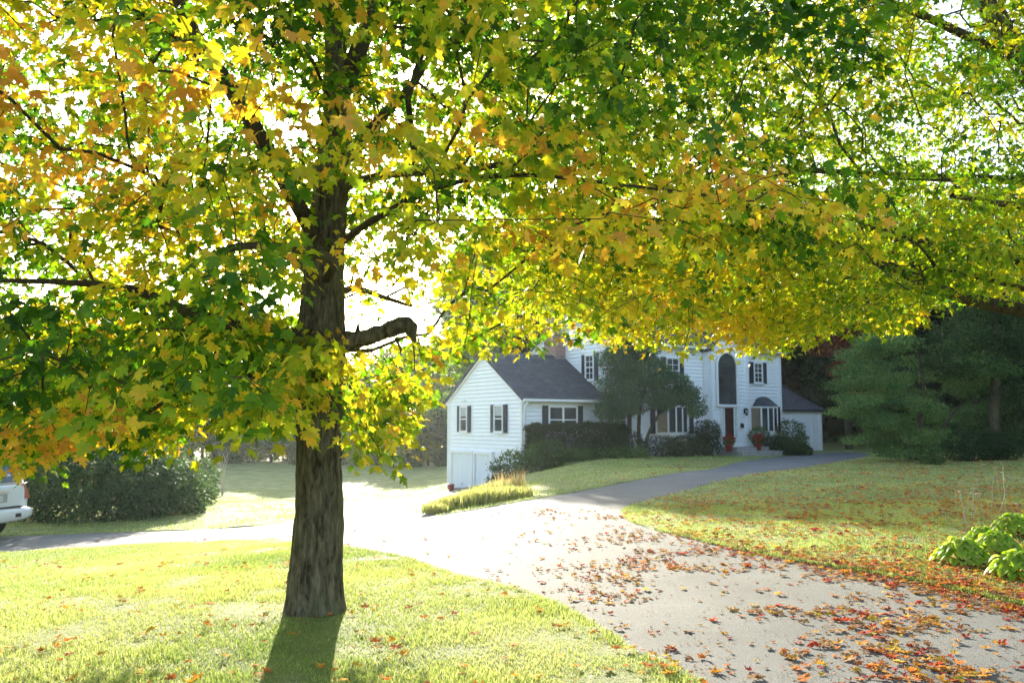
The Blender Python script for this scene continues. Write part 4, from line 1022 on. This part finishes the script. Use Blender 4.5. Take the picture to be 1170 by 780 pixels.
# left woods, crowns down to the ground
rw = np.random.default_rng(9)
for i, px in enumerate(range(-130, 350, 26)):
    Y = 46 + (px + 130) * .045 + rw.uniform(-2, 2); x, y = on(px, Y); wood(['hedge', 'hedge2', 'green'][i % 3], x, y, rw.uniform(.45, .58))
for i, px in enumerate(range(-90, 540, 24)):
    Y = 66 + max(0, px - 200) * .03 + rw.uniform(-3, 3); x, y = on(px, Y); wood(['hedge', 'yellow', 'hedge2', 'green'][i % 4], x, y, rw.uniform(.62, .78) + max(0, px - 400) * .001)
for i, px in enumerate(range(350, 520, 20)):
    Y = 60 + rw.uniform(-3, 3); x, y = on(px, Y); wood(['hedge', 'hedge2'][i % 2], x, y, rw.uniform(.28, .36))
# behind the house and to the right (tall, dark)
for i in range(17): wood(['green', 'dark', 'dark', 'conifer2'][i % 4], -2.2 + i * 2.2, 58 + (i % 3) * 1.6, (1.10 if i < 1 else 1.22) + (i % 2) * .03)  # row placed and sized to throw its shade across the front lawn
for i in range(16): wood('hedge', -1.0 + i * 2.2, 62 + (i % 2), 1.36)  # second row, added to close sunlit gaps in that shade
for i in range(16): wood('hedge', *on(880 + i * 30, 63 + (i % 3) * 2), .55)
for x, y, s, k in [(26,52,1.0,'conifer'),(20.5,52,.95,'dark'),(24,47,.95,'dark'),(20,50.5,.8,'dark'),(27,44,1.0,'dark'),(19.5,43,.75,'conifer'),(23,40,.85,'hedge'),(28,38,1.0,'green'),(26,34,.9,'hedge'),(22.5,36,.6,'dark'),(31,32,.9,'dark'),(29,27,.8,'green'),(0,68,1.0,'green'),(8,70,1.0,'dark'),(16,70,1.1,'green'),(30,55,1.2,'dark'),(35,48,1.1,'green'),(24,30,.6,'dark'),(20.5,38.5,.5,'hedge'),(27,40,.6,'hedge'),(20,46,.5,'hedge'),(24,43,.5,'hedge'),(22,33,.45,'hedge'),(25,29,.5,'hedge')]:
    wood(k, x, y, s)

# ------------------------------------------------------------------ planters, pot, sapling
def planter(px, v, label, seed):
    t = proj_t(px, v); p = HW(t, v); rs = np.random.default_rng(seed); z = z0 - .24 if -2.1 < v else tz(p.x, p.y)
    root = empty('flower_pot', (p.x, p.y, z)); tag(root, label, 'planter', None)
    mb = MB(); mb.lathe([(0, 0), (.13, 0), (.19, .3), (.21, .31), (.21, .35), (.17, .35), (.16, .3), (0, .3)], 18); mb.build('pot', M['terracotta'], root)
    me = cloud('foliage', *blob_leaves(rs, [(0,0,.48,.27,.27,.2)], 700, (.05,.08), G2, seed=seed), 'oval'); link('foliage', me, M['bush'], root)
    me = cloud('blossoms', *blob_leaves(rs, [(0,0,.56,.27,.27,.2)], 420, (.04,.07), [(.35,.02,.02),(.5,.04,.03)], seed=seed + 1), 'clump'); link('blossoms', me, M['bush'], root)
planter(831, -1.75, 'pot of red flowers on the left of the front steps', 111)
planter(864, -1.5, 'pot of red flowers on the right of the front steps, below the bow window', 112)
p = (-2.75, 39.9)
mb = MB(); mb.lathe([(0, 0), (.2, 0), (.26, .3), (.29, .42), (.29, .48), (.25, .48), (.23, .4), (0, .4)], 18); o = mb.build('red_pot', simple('red_glaze', (.32, .03, .04), .35), None); o.location = (*p, tz(*p) - .02); o.scale = (.55, .55, .6); tag(o, 'small dark red pot by the far corner of the garage doors', 'pot')
# pale stems on the left lawn
sx, sy = ground(254, 566); rs = np.random.default_rng(5); root = empty('sapling', (sx, sy, tz(sx, sy))); tag(root, 'slender sapling of pale twisted bare stems standing on the sunlit left lawn', 'sapling')
for k in range(6):
    a = k * 1.05; mb = MB(); pts = [(math.cos(a + j * .6) * (.03 + .02 * j) * (1 if j < 5 else 1.4), math.sin(a + j * .6) * .04, j * .3) for j in range(8)]
    mb.tube(pts, [.018, .016, .014, .013, .012, .01, .008, .005], 5); mb.build('stem', M['paletwig'], root)

# ------------------------------------------------------------------ car
def car():
    x0, y0 = -10.1, 17.3; z = tz(-11.5, y0)
    root = empty('parked_car', (x0, y0, z), R(-16)); tag(root, 'white sport utility car parked at the left edge, its rear end showing', 'car')
    paint = simple('car_white_paint', (.74, .76, .78), .25, .5, coat=.6); dark = simple('black_plastic', (.02, .02, .022), .5); rub = simple('tyre_rubber', (.02, .02, .02), .8)
    glassm = simple('car_glass', (.05, .07, .09), .05, .6); chrome = simple('chrome', (.75, .75, .75), .12, metallic=1); red = simple('tail_lamp_red', (.42, .10, .09), .15, coat=1)
    # local +x = rear (points right in the picture), -x = front
    def ring(x, zb, zt, w, pw=4.0, n=28):
        out = []; cz = (zb + zt) / 2; hz_ = (zt - zb) / 2
        for k in range(n):
            a = 2 * math.pi * k / n; c, s = math.cos(a), math.sin(a)
            out.append((x, w * math.copysign(abs(c) ** (2 / pw), c), cz + hz_ * math.copysign(abs(s) ** (2 / pw), s)))
        return out
    def loft(rings, name, m, parent, cap=True):
        mb = MB(); n = len(rings[0]); vs = [p for r_ in rings for p in r_]
        fs = [(i * n + k, i * n + (k + 1) % n, (i + 1) * n + (k + 1) % n, (i + 1) * n + k) for i in range(len(rings) - 1) for k in range(n)]
        if cap: fs += [tuple(range(n))[::-1], tuple(range((len(rings) - 1) * n, len(rings) * n))]
        mb.add(vs, fs, True); o = mb.build(name, m, parent); return o
    loft([ring(.0, .52, 1.02, .62), ring(-.015, .46, 1.06, .76), ring(-.06, .42, 1.10, .86), ring(-.18, .38, 1.12, .91), ring(-.6, .36, 1.12, .93), ring(-2.2, .34, 1.10, .94), ring(-3.3, .34, 1.06, .93), ring(-3.8, .36, 1.02, .92), ring(-4.4, .4, .94, .88), ring(-4.6, .46, .84, .78), ring(-4.66, .5, .76, .6)], 'body', paint, root)
    loft([ring(-.10, .98, 1.28, .78, 3.2), ring(-.22, .98, 1.52, .76, 3.2), ring(-.42, 1.0, 1.70, .72, 3.2), ring(-.8, 1.0, 1.76, .70, 3.2), ring(-2.2, 1.0, 1.76, .71, 3.2), ring(-2.8, 1.0, 1.66, .73, 3.2), ring(-3.4, 1.0, 1.22, .80, 3.2), ring(-3.6, 1.0, 1.08, .8, 3.2)], 'cabin', paint, root)
    # bumper
    loft([ring(.14, .42, .62, .70, 3), ring(.10, .38, .66, .84, 3), ring(.02, .36, .68, .93, 3), ring(-.2, .35, .68, .955, 3), ring(-.5, .36, .6, .95, 3)], 'rear_bumper', paint, root)
    mb = MB(); mb.box(-.02, .145, -.55, .55, .655, .675); mb.build('bumper_step', dark, root)
    mb = MB(); mb.box(.09, .143, .38, .52, .46, .53); mb.build('tow_eye_cover', dark, root)
    # tailgate panel, plate and handle
    tg = MB(); tg.prism([(.004, -.66, .66), (.004, .66, .66), (-.012, .70, .98), (-.03, .68, 1.06), (-.03, -.68, 1.06), (-.012, -.70, .98)], (.022, 0, 0)); tgo = tg.build('tailgate', paint, root)
    mb = MB(); mb.box(.018, .032, -.27, .27, .76, .92); mb.build('plate_recess', simple('recess_grey', (.35, .36, .37), .5), tgo)
    mb = MB(); mb.box(.033, .04, -.16, .16, .78, .90); mb.build('number_plate', simple('plate', (.55, .6, .58), .4), tgo)
    mb = MB(); mb.box(.018, .045, -.3, .3, .955, .985); mb.build('handle', chrome, tgo)
    mb = MB(); mb.lathe([(0, .0), (.06, 0), (.055, .015), (0, .02)], 20); me = mb.mesh('emblem'); me.transform(Matrix.Translation((.0, 0, 1.02)) @ Matrix.Rotation(math.pi / 2, 4, 'Y') @ Matrix.Scale(1.3, 4, (0, 1, 0))); link('emblem', me, chrome, tgo)
    # rear window
    mb = MB(); mb.prism([(-.085, -.62, 1.14), (-.085, .62, 1.14), (-.27, .56, 1.60), (-.27, -.56, 1.60)], (.03, 0, .012)); mb.build('rear_window', glassm, root)
    for s in (-1, 1):
        mb = MB(); mb.prism([(-.03, s * .72, .80), (-.03, s * .86, .80), (-.22, s * .93, .84), (-.25, s * .92, 1.1), (-.10, s * .84, 1.12), (-.04, s * .72, 1.1)], (.03, s * .012, 0)); mb.build('tail_lamp', red, root)
        mb = MB(); mb.prism([(-.45, s * .745, 1.16), (-3.0, s * .775, 1.16), (-2.55, s * .735, 1.62), (-.62, s * .715, 1.62)], (0, s * .02, 0)); mb.build('side_window', glassm, root)
        for xw in (-.98, -3.72):
            w = MB(); w.lathe([(.20, -.11), (.34, -.11), (.36, -.08), (.36, .08), (.34, .11), (.20, .11)], 32); me = w.mesh('tyre'); me.transform(Matrix.Translation((xw, s * .84, .35)) @ Matrix.Rotation(math.pi / 2, 4, 'X')); wo = link('wheel', me, rub, root)
            r_ = MB(); r_.lathe([(0, .03), (.05, .05), (.06, .02), (.21, .03), (.22, .1), (.2, .1)], 32)
            for k in range(5):
                a = k * 2 * math.pi / 5; r_.tube([(.04 * math.cos(a), .04 * math.sin(a), .05), (.2 * math.cos(a), .2 * math.sin(a), .06)], .025, 6)
            me = r_.mesh('rim'); me.transform(Matrix.Translation((xw, s * .84, .35)) @ Matrix.Rotation(-s * math.pi / 2, 4, 'X')); link('rim', me, chrome, wo)
        mb = MB(); mb.box(-2.95, -2.82, s * .95 - .1, s * .95 + .1, 1.05, 1.2); mb.build('mirror', paint, root)
car()

# ------------------------------------------------------------------ bed of ornamental grass and hostas
def grass_clump(x, y, h, n, seed, cols, label, sx=.4, name='grass_clump', group=None, m='grass', cat='plant', seeds=0):
    rs = np.random.default_rng(seed); z = tz(x, y); root = empty(name, (x, y, z)); tag(root, label, cat, group)
    b = rs.normal(0, sx * .35, (n, 2)); a = rs.uniform(0, 6.28, n); lean = rs.uniform(.15, .8, n) * h; hh = h * rs.uniform(.55, 1.05, n)
    P0 = np.c_[b, np.full(n, -.02)]; P1 = np.c_[b[:, 0] + np.cos(a) * lean * .35, b[:, 1] + np.sin(a) * lean * .35, hh * .65]; P2 = np.c_[b[:, 0] + np.cos(a) * lean, b[:, 1] + np.sin(a) * lean, hh]
    w = .008 + .0 * a; sd = np.c_[-np.sin(a), np.cos(a), a * 0] * w[:, None]
    V = np.stack([P0 - sd, P0 + sd, P1 + sd, P1 - sd, P2], 1).reshape(-1, 3); o5 = (np.arange(n) * 5)[:, None]
    F3 = np.concatenate([o5 + np.array([[0, 1, 2]]), o5 + np.array([[0, 2, 3]]), o5 + np.array([[3, 2, 4]])])
    link('blades', np_mesh('blades', V, F3, np.repeat(pal(rs.uniform(0, 1, n), cols), 5, 0)), M[m], root); 
    return root
YG = [(.22,.30,.06),(.36,.40,.12),(.52,.50,.2),(.62,.56,.34)]
bedp = [(500,584,.26),(515,580,.32),(530,578,.36),(545,575,.4),(560,573,.42),(575,570,.40),(590,568,.34),(538,571,.38),(556,567,.42),(572,564,.44),(584,560,.40),(522,574,.3)]
for i, (a, b, h) in enumerate(bedp):
    x, y = ground(a, b)
    grass_clump(x, y, h * .78, 700, 200 + i, YG, 'tuft of yellow green grass in the sunlit bed between the two drive arms', sx=.48, group='grass tufts in the sunlit bed')
for i, (a, b, h) in enumerate([(578,556,.55),(590,553,.6),(566,560,.45)]):
    x, y = ground(a, b + 6); grass_clump(x, y, h, 60, 230 + i, [(.3,.25,.13),(.45,.36,.2),(.5,.33,.2)], 'tall dry flowering stalks at the back of the sunlit grass bed', sx=.35, name='dry_perennial', group='dry stalks behind the grass bed')

def hosta(px, py, s, seed, label):
    rs = np.random.default_rng(seed); x, y = ground(px, py); root = empty('hosta', (x, y, tz(x, y))); tag(root, label, 'plant')
    n = 170; mbV = []; mbF = []; cols = []; k0 = 0
    for i in range(n):
        a = i * 2.4 + rs.normal(0, .2); q = (i + .5) / n; r_ = s * (.10 + .55 * q); hgt = s * (.62 - .45 * q ** 1.5) + rs.normal(0, .02); L_ = s * rs.uniform(.20, .32); wd = L_ * .46
        c = np.array([math.cos(a), math.sin(a), 0]); sd = np.array([-math.sin(a), math.cos(a), 0])
        m = 7
        for j in range(m):
            t = j / (m - 1); w = wd * math.sin(math.pi * min(1, t * .92 + .08)) ** .75 * (1 if t < 1 else .02)
            p = c * (r_ - L_ * .3 + L_ * t * .95) + np.array([0, 0, hgt + L_ * (.30 * t - .85 * t * t)])
            mbV += [p - sd * w + [0, 0, w * .35], p, p + sd * w + [0, 0, w * .35]]
            if j: b = k0 + (j - 1) * 3; mbF += [(b, b + 1, b + 4, b + 3), (b + 1, b + 2, b + 5, b + 4)]
        k0 += m * 3; t = np.clip(rs.normal(.5, .3), 0, 1); cols += [pal(np.array([t]), [(.24,.40,.04),(.36,.50,.07),(.50,.58,.14)])[0]] * (m * 3)
    link('leaves', np_mesh('leaves', np.array(mbV), np.array(mbF), np.array(cols), smooth=True), M['hosta'], root)
    mb = MB()
    for i in range(12): a = i * .52; mb.tube([(0, 0, 0), (math.cos(a) * s * .2, math.sin(a) * s * .2, s * .3)], .006, 4)
    mb.build('stalks', M['grass2'], root)
M['hosta'] = leafmat('hosta_leaf', .55, rough=.4, spec=.4, boost=(1.4, 1.4, .5))
M['grass2'] = simple('green_stalk', (.12, .2, .04), .6)
for i, (a, b, s, l) in enumerate([(1100,645,.42,'lime green hosta nearest the drive among fallen leaves, leftmost of the hostas'),(1140,632,.38,'lime green hosta right behind the leftmost one'),(1165,662,.40,'lime green hosta at the right edge of the picture, closest to the camera'),(1158,612,.42,'lime green hosta at the right edge of the picture, farthest of the hostas'),(1122,622,.3,'small hosta at the back between two larger hostas')]):
    hosta(a, b, s, 300 + i, l)
for i, (a, b, h) in enumerate([(1108,610,.62),(1130,606,.75),(1150,600,.85),(1095,600,.5)]):
    x, y = ground(a, b); rs = np.random.default_rng(320 + i); root = empty('dry_stalks', (x, y, tz(x, y))); tag(root, 'thin dry flower stalks rising beside the hostas', 'plant', 'dry flower stalks by the hostas')
    for k in range(4):
        mb = MB(); dx, dy = rs.normal(0, .16, 2); pts = [(dx * .2, dy * .2, 0), (dx * .6, dy * .6, h * .5), (dx, dy, h * rs.uniform(.8, 1.05))]; mb.tube(pts, [.005, .004, .003], 4); e = pts[-1]
        for q in range(5): w_ = rs.uniform(0, 6.28); mb.tube([e, (e[0] + .03 * math.cos(w_), e[1] + .03 * math.sin(w_), e[2] + .02)], [.003, .006], 4)
        mb.build('stalk', M['paletwig'], root)

# ------------------------------------------------------------------ grass blades (stuff)
def blades(name, n, ylo, yhi, hgt, wid, seed, power, label, cond=None):
    rs = np.random.default_rng(seed)
    u = rs.uniform(0, 1, n * 3); y = (ylo ** power + u * (yhi ** power - ylo ** power)) ** (1 / power); x = rs.uniform(-.68, .68, n * 3) * y
    P = np.c_[x, y]; keep = ~inside(P, DP); 
    if cond is not None: keep &= cond(P)
    P = P[keep][:n]; n = len(P); z = terr(P[:, 0], P[:, 1])
    pn = vnoise(np.c_[P, P[:, 0] * 0], .35, seed); pb = vnoise(np.c_[P, P[:, 0] * 0], 1.6, seed + 1)
    k = (pn + rs.uniform(-.3, .3, n)) > .08; P = P[k]; z = z[k]; pn = pn[k]; pb = pb[k]; n = len(P)
    sc = 1 + P[:, 1] * .02
    a = rs.uniform(0, 6.28, n); lean = rs.uniform(.2, 1.1, n) * hgt; hh = hgt * rs.uniform(.45, 1.1, n) * (.7 + .6 * pn); w = wid * rs.uniform(.7, 1.3, n) * sc
    sd = np.c_[-np.sin(a), np.cos(a), a * 0] * w[:, None]; dr_ = np.c_[np.cos(a), np.sin(a), a * 0]
    P0 = np.c_[P, z - .01]; P1 = P0 + dr_ * (lean * .3)[:, None] + np.c_[a * 0, a * 0, hh * .6]; P2 = P0 + dr_ * lean[:, None] + np.c_[a * 0, a * 0, hh]
    V = np.stack([P0 - sd, P0 + sd, P1 + sd * .8, P1 - sd * .8, P2], 1).reshape(-1, 3); o5 = (np.arange(n) * 5)[:, None]
    F3 = np.concatenate([o5 + np.array([[0, 1, 2]]), o5 + np.array([[0, 2, 3]]), o5 + np.array([[3, 2, 4]])])
    t = np.clip(pb * .9 + rs.normal(0, .25, n) + .05, 0, 1); dead = rs.uniform(0, 1, n) < .07
    c = pal(t, [(.17,.27,.07),(.27,.37,.10),(.38,.46,.15),(.52,.56,.24)]); c[dead] = [.48, .42, .24]
    o = link(name, np_mesh(name, V, F3, np.repeat(c, 5, 0)), M['grass']); tag(o, label, 'grass', kind='stuff'); return o
blades('grass', 480000, 4.6, 17, .045, .0022, 400, 1.15, 'short yellow green lawn grass around the maple and along the drive')
blades('far_grass', 150000, 17, 44, .05, .006, 401, 1.6, 'mown lawn grass farther off beside the house and beyond the left drive')

# ------------------------------------------------------------------ fallen leaves
LC = [(.46,.07,.035),(.55,.20,.06),(.60,.31,.05),(.58,.41,.06),(.40,.24,.12),(.30,.17,.10),(.38,.07,.06)]
NAMEC = ['red','orange red','golden','yellow','tan','brown','crimson']
def litter_density(P):
    x, y = P[:, 0], P[:, 1]; q = np.c_[P, x * 0]
    ins = inside(P, DP); e = edge_dist(P, DP)
    clus = np.clip((vnoise(q, .55, 501) - .42) * 3.2, 0, 1) * np.clip(vnoise(q, 2.2, 502) * 1.7 - .2, .1, 1)
    right = np.clip((x - .03 * y + 1.6) / 4.0, 0.04, 1)
    d = np.where(ins, (.05 + clus) * right * (y < 17), 0)
    # a band along the edge of the right lawn and drifts in the near right corner
    rl = (~ins) & (x > 1.2) & (y > 5) & (y < 34)
    d = np.where(rl, (.4 + 1.1 * clus) * np.clip((x - .8) / 5, .12, 1.4) * np.where(y > 20, .5, 1), d)
    band = np.exp(-(e / .38) ** 2) * (x > 2.2) * (y < 15); d = d + band * 2.6 * np.clip((x - 2.0) / 2.0, 0, 1)
    cor = np.exp(-(((x - 3.1) / .9) ** 2 + ((y - 5.5) / 1.0) ** 2)); d = d + ins * cor * (.25 + clus) * 1.0
    hb = (~ins) * np.exp(-(((x - 5.6) / 1.6) ** 2 + ((y - 9.6) / 1.2) ** 2)); d = d + hb * 1.8
    ll = (~ins) & (x < 1.6) & (y < 13); d = np.where(ll, .030 + .05 * (vnoise(q, .8, 503) > .6) + .05 * np.exp(-(e / .5) ** 2), d)
    return d
rs = np.random.default_rng(55)
n = 90000; y = 4.7 * (36 / 4.7) ** rs.uniform(0, 1, n); x = rs.uniform(-.66, .66, n) * y; P = np.c_[x, y]
den = litter_density(P) * np.clip(y / 8, .5, 3) ** 1.0 * .66
k = rs.uniform(0, 1, n) < den * .55; P = P[k]; n = len(P)
isd = inside(P, DP); z = terr(P[:, 0], P[:, 1]) + np.where(isd, -.02, .022)
lsz = .035 + .065 * rs.uniform(0, 1, n) ** 1.5 * np.where(P[:, 1] < 7.5, 1.1, 1)
ci = rs.choice(7, n, p=[.10, .18, .16, .08, .27, .14, .07]); ci = np.where((P[:, 0] < 1.6) & ~isd, rs.choice([2, 3, 1, 2, 1], n), ci)
a = rs.uniform(0, 6.28, n); tilt = rs.normal(0, .28, (n, 2))
def leafmesh(nm, seed, curl):
    V, Fc = leaf_template('maple'); r_ = np.random.default_rng(seed); V = V.copy(); V[:, 1] -= .45
    V[:, 2] = curl * (V[:, 0] ** 2 * 1.3 + (V[:, 1]) ** 2 * .7) * 1.5 + r_.normal(0, .05, len(V)) * (np.arange(len(V)) > 0); V[:, 2] -= V[:, 2].min() - .02
    V[:, :2] *= (1 - .25 * abs(curl)); return V, Fc
order = np.argsort(-(lsz / P[:, 1])); top = order[:300]; rest = order[300:]
mats = []
for i, c in enumerate(LC): mats.append(leafmat('fallen_leaf_' + NAMEC[i].replace(' ', '_'), .3, rough=.8, spec=.05, boost=(1.3, 1.1, .6), base=c))
shapes = [leafmesh('v', 600 + i, cu_) for i, cu_ in enumerate([.12, .38, -.35, .6, -.1])]
meshes = {}
for ci_ in range(7):
    for s_ in range(5):
        V, Fc = shapes[s_]; me = np_mesh('fallen_leaf', V, Fc); me.materials.append(mats[ci_]); meshes[(ci_, s_)] = me
for j in top:
    ind = isd[j]; c_ = int(ci[j]); o = bpy.data.objects.new('fallen_leaf', meshes[(c_, int(rs.integers(0, 5)))]); COL.objects.link(o)
    o.location = (P[j, 0], P[j, 1], z[j] + .002); o.scale = (lsz[j],) * 3; o.rotation_euler = (tilt[j, 0] * .5, tilt[j, 1] * .5, a[j])
    where = 'asphalt drive' if ind else ('lawn near the maple' if P[j, 0] < 1.6 else 'lawn edge by the hostas')
    tag(o, '%s fallen maple leaf lying on the %s' % (NAMEC[c_], where), 'leaf', 'fallen %s leaves on the %s' % (NAMEC[c_], where))
# the rest in one object
nd = 26000; yd = 4.7 * (18 / 4.7) ** rs.uniform(0, 1, nd); xd = rs.uniform(-.2, .66, nd) * yd; Pd = np.c_[xd, yd]; kd = inside(Pd, DP) & (rs.uniform(0, 1, nd) < .10 + litter_density(Pd) * .5); Pd = Pd[kd]; nd = len(Pd)
P = np.concatenate([P, Pd]); z = np.r_[z, terr(Pd[:, 0], Pd[:, 1]) - .019]; lsz = np.r_[lsz, rs.uniform(.007, .022, nd)]; ci = np.r_[ci, rs.choice([4, 5, 5, 1], nd)]; a = np.r_[a, rs.uniform(0, 6.28, nd)]
tilt = np.concatenate([tilt, rs.normal(0, .6, (nd, 2))]); rest = np.r_[rest, np.arange(len(P) - nd, len(P))]
nr = len(rest); si = rs.integers(0, 5, nr); ST = np.stack([s[0] for s in shapes]); Fc = shapes[0][1]; T = ST[si] * lsz[rest][:, None, None]
up = np.c_[tilt[rest] * .6, np.ones(nr)]; ax = np.c_[np.cos(a[rest]), np.sin(a[rest]), rs.normal(0, .1, nr)]
Rm = frames(ax, up); Wv = np.einsum('nij,nkj->nki', Rm, T) + np.c_[P[rest], z[rest] + .003][:, None]
Fl = (Fc[None] + (np.arange(nr) * ST.shape[1])[:, None, None]).reshape(-1, 3)
o = link('leaf_litter', np_mesh('leaf_litter', Wv.reshape(-1, 3), Fl, np.repeat(np.array(LC)[ci[rest]], ST.shape[1], 0)), M['litter']); tag(o, 'scattered red, orange and brown leaf litter over the drive and right lawn', 'leaf litter', kind='stuff')
print('litter', len(top), nr)

# ------------------------------------------------------------------ air
mb = MB(); mb.box(-110, 110, -30, 105, -4.0, 24)
hm, hnt, hout = mat('haze_air'); pv = node(hnt, 'ShaderNodeVolumePrincipled'); pv.inputs['Color'].default_value = (.93, .95, 1, 1); pv.inputs['Density'].default_value = .0003; pv.inputs['Anisotropy'].default_value = .6
hnt.links.new(pv.outputs[0], hout.inputs['Volume']); hz_o = mb.build('haze', hm); tag(hz_o, 'thin bright morning haze filling the air over the lawns', 'haze', kind='stuff')

# ------------------------------------------------------------------ light
EL = R(17); SUNX, SUNY = -.16, 1.0
wd = bpy.data.worlds.new('World'); scene.world = wd; wd.use_nodes = True; nt = wd.node_tree; nt.nodes.clear()
sky = nt.nodes.new('ShaderNodeTexSky'); sky.sky_type = 'NISHITA'; sky.sun_disc = False; sky.sun_elevation = EL
az = math.atan2(SUNX, SUNY); sky.sun_rotation = az; sky.air_density = 1.0; sky.dust_density = 1.5
bg = nt.nodes.new('ShaderNodeBackground'); bg.inputs[1].default_value = 0.15; wo = nt.nodes.new('ShaderNodeOutputWorld')
nt.links.new(sky.outputs[0], bg.inputs[0]); nt.links.new(bg.outputs[0], wo.inputs[0])
sd_ = bpy.data.lights.new('sun', 'SUN'); sd_.energy = 5.0; sd_.angle = R(.5); sd_.color = (1, .92, .78)
so = bpy.data.objects.new('sun', sd_); COL.objects.link(so)
S = Vector((math.sin(az) * math.cos(EL), math.cos(az) * math.cos(EL), math.sin(EL)))
so.rotation_euler = S.to_track_quat('Z', 'Y').to_euler(); so.location = (-6, 40, 30)
scene.view_settings.view_transform = 'Standard'; scene.view_settings.look = 'None'; scene.view_settings.exposure = 1.88; scene.view_settings.gamma = 1
scene.render.engine = 'CYCLES'; scene.cycles.samples = 128; scene.cycles.max_bounces = 7; scene.cycles.diffuse_bounces = 4; scene.cycles.transmission_bounces = 5
scene.render.resolution_x = 1024; scene.render.resolution_y = 682
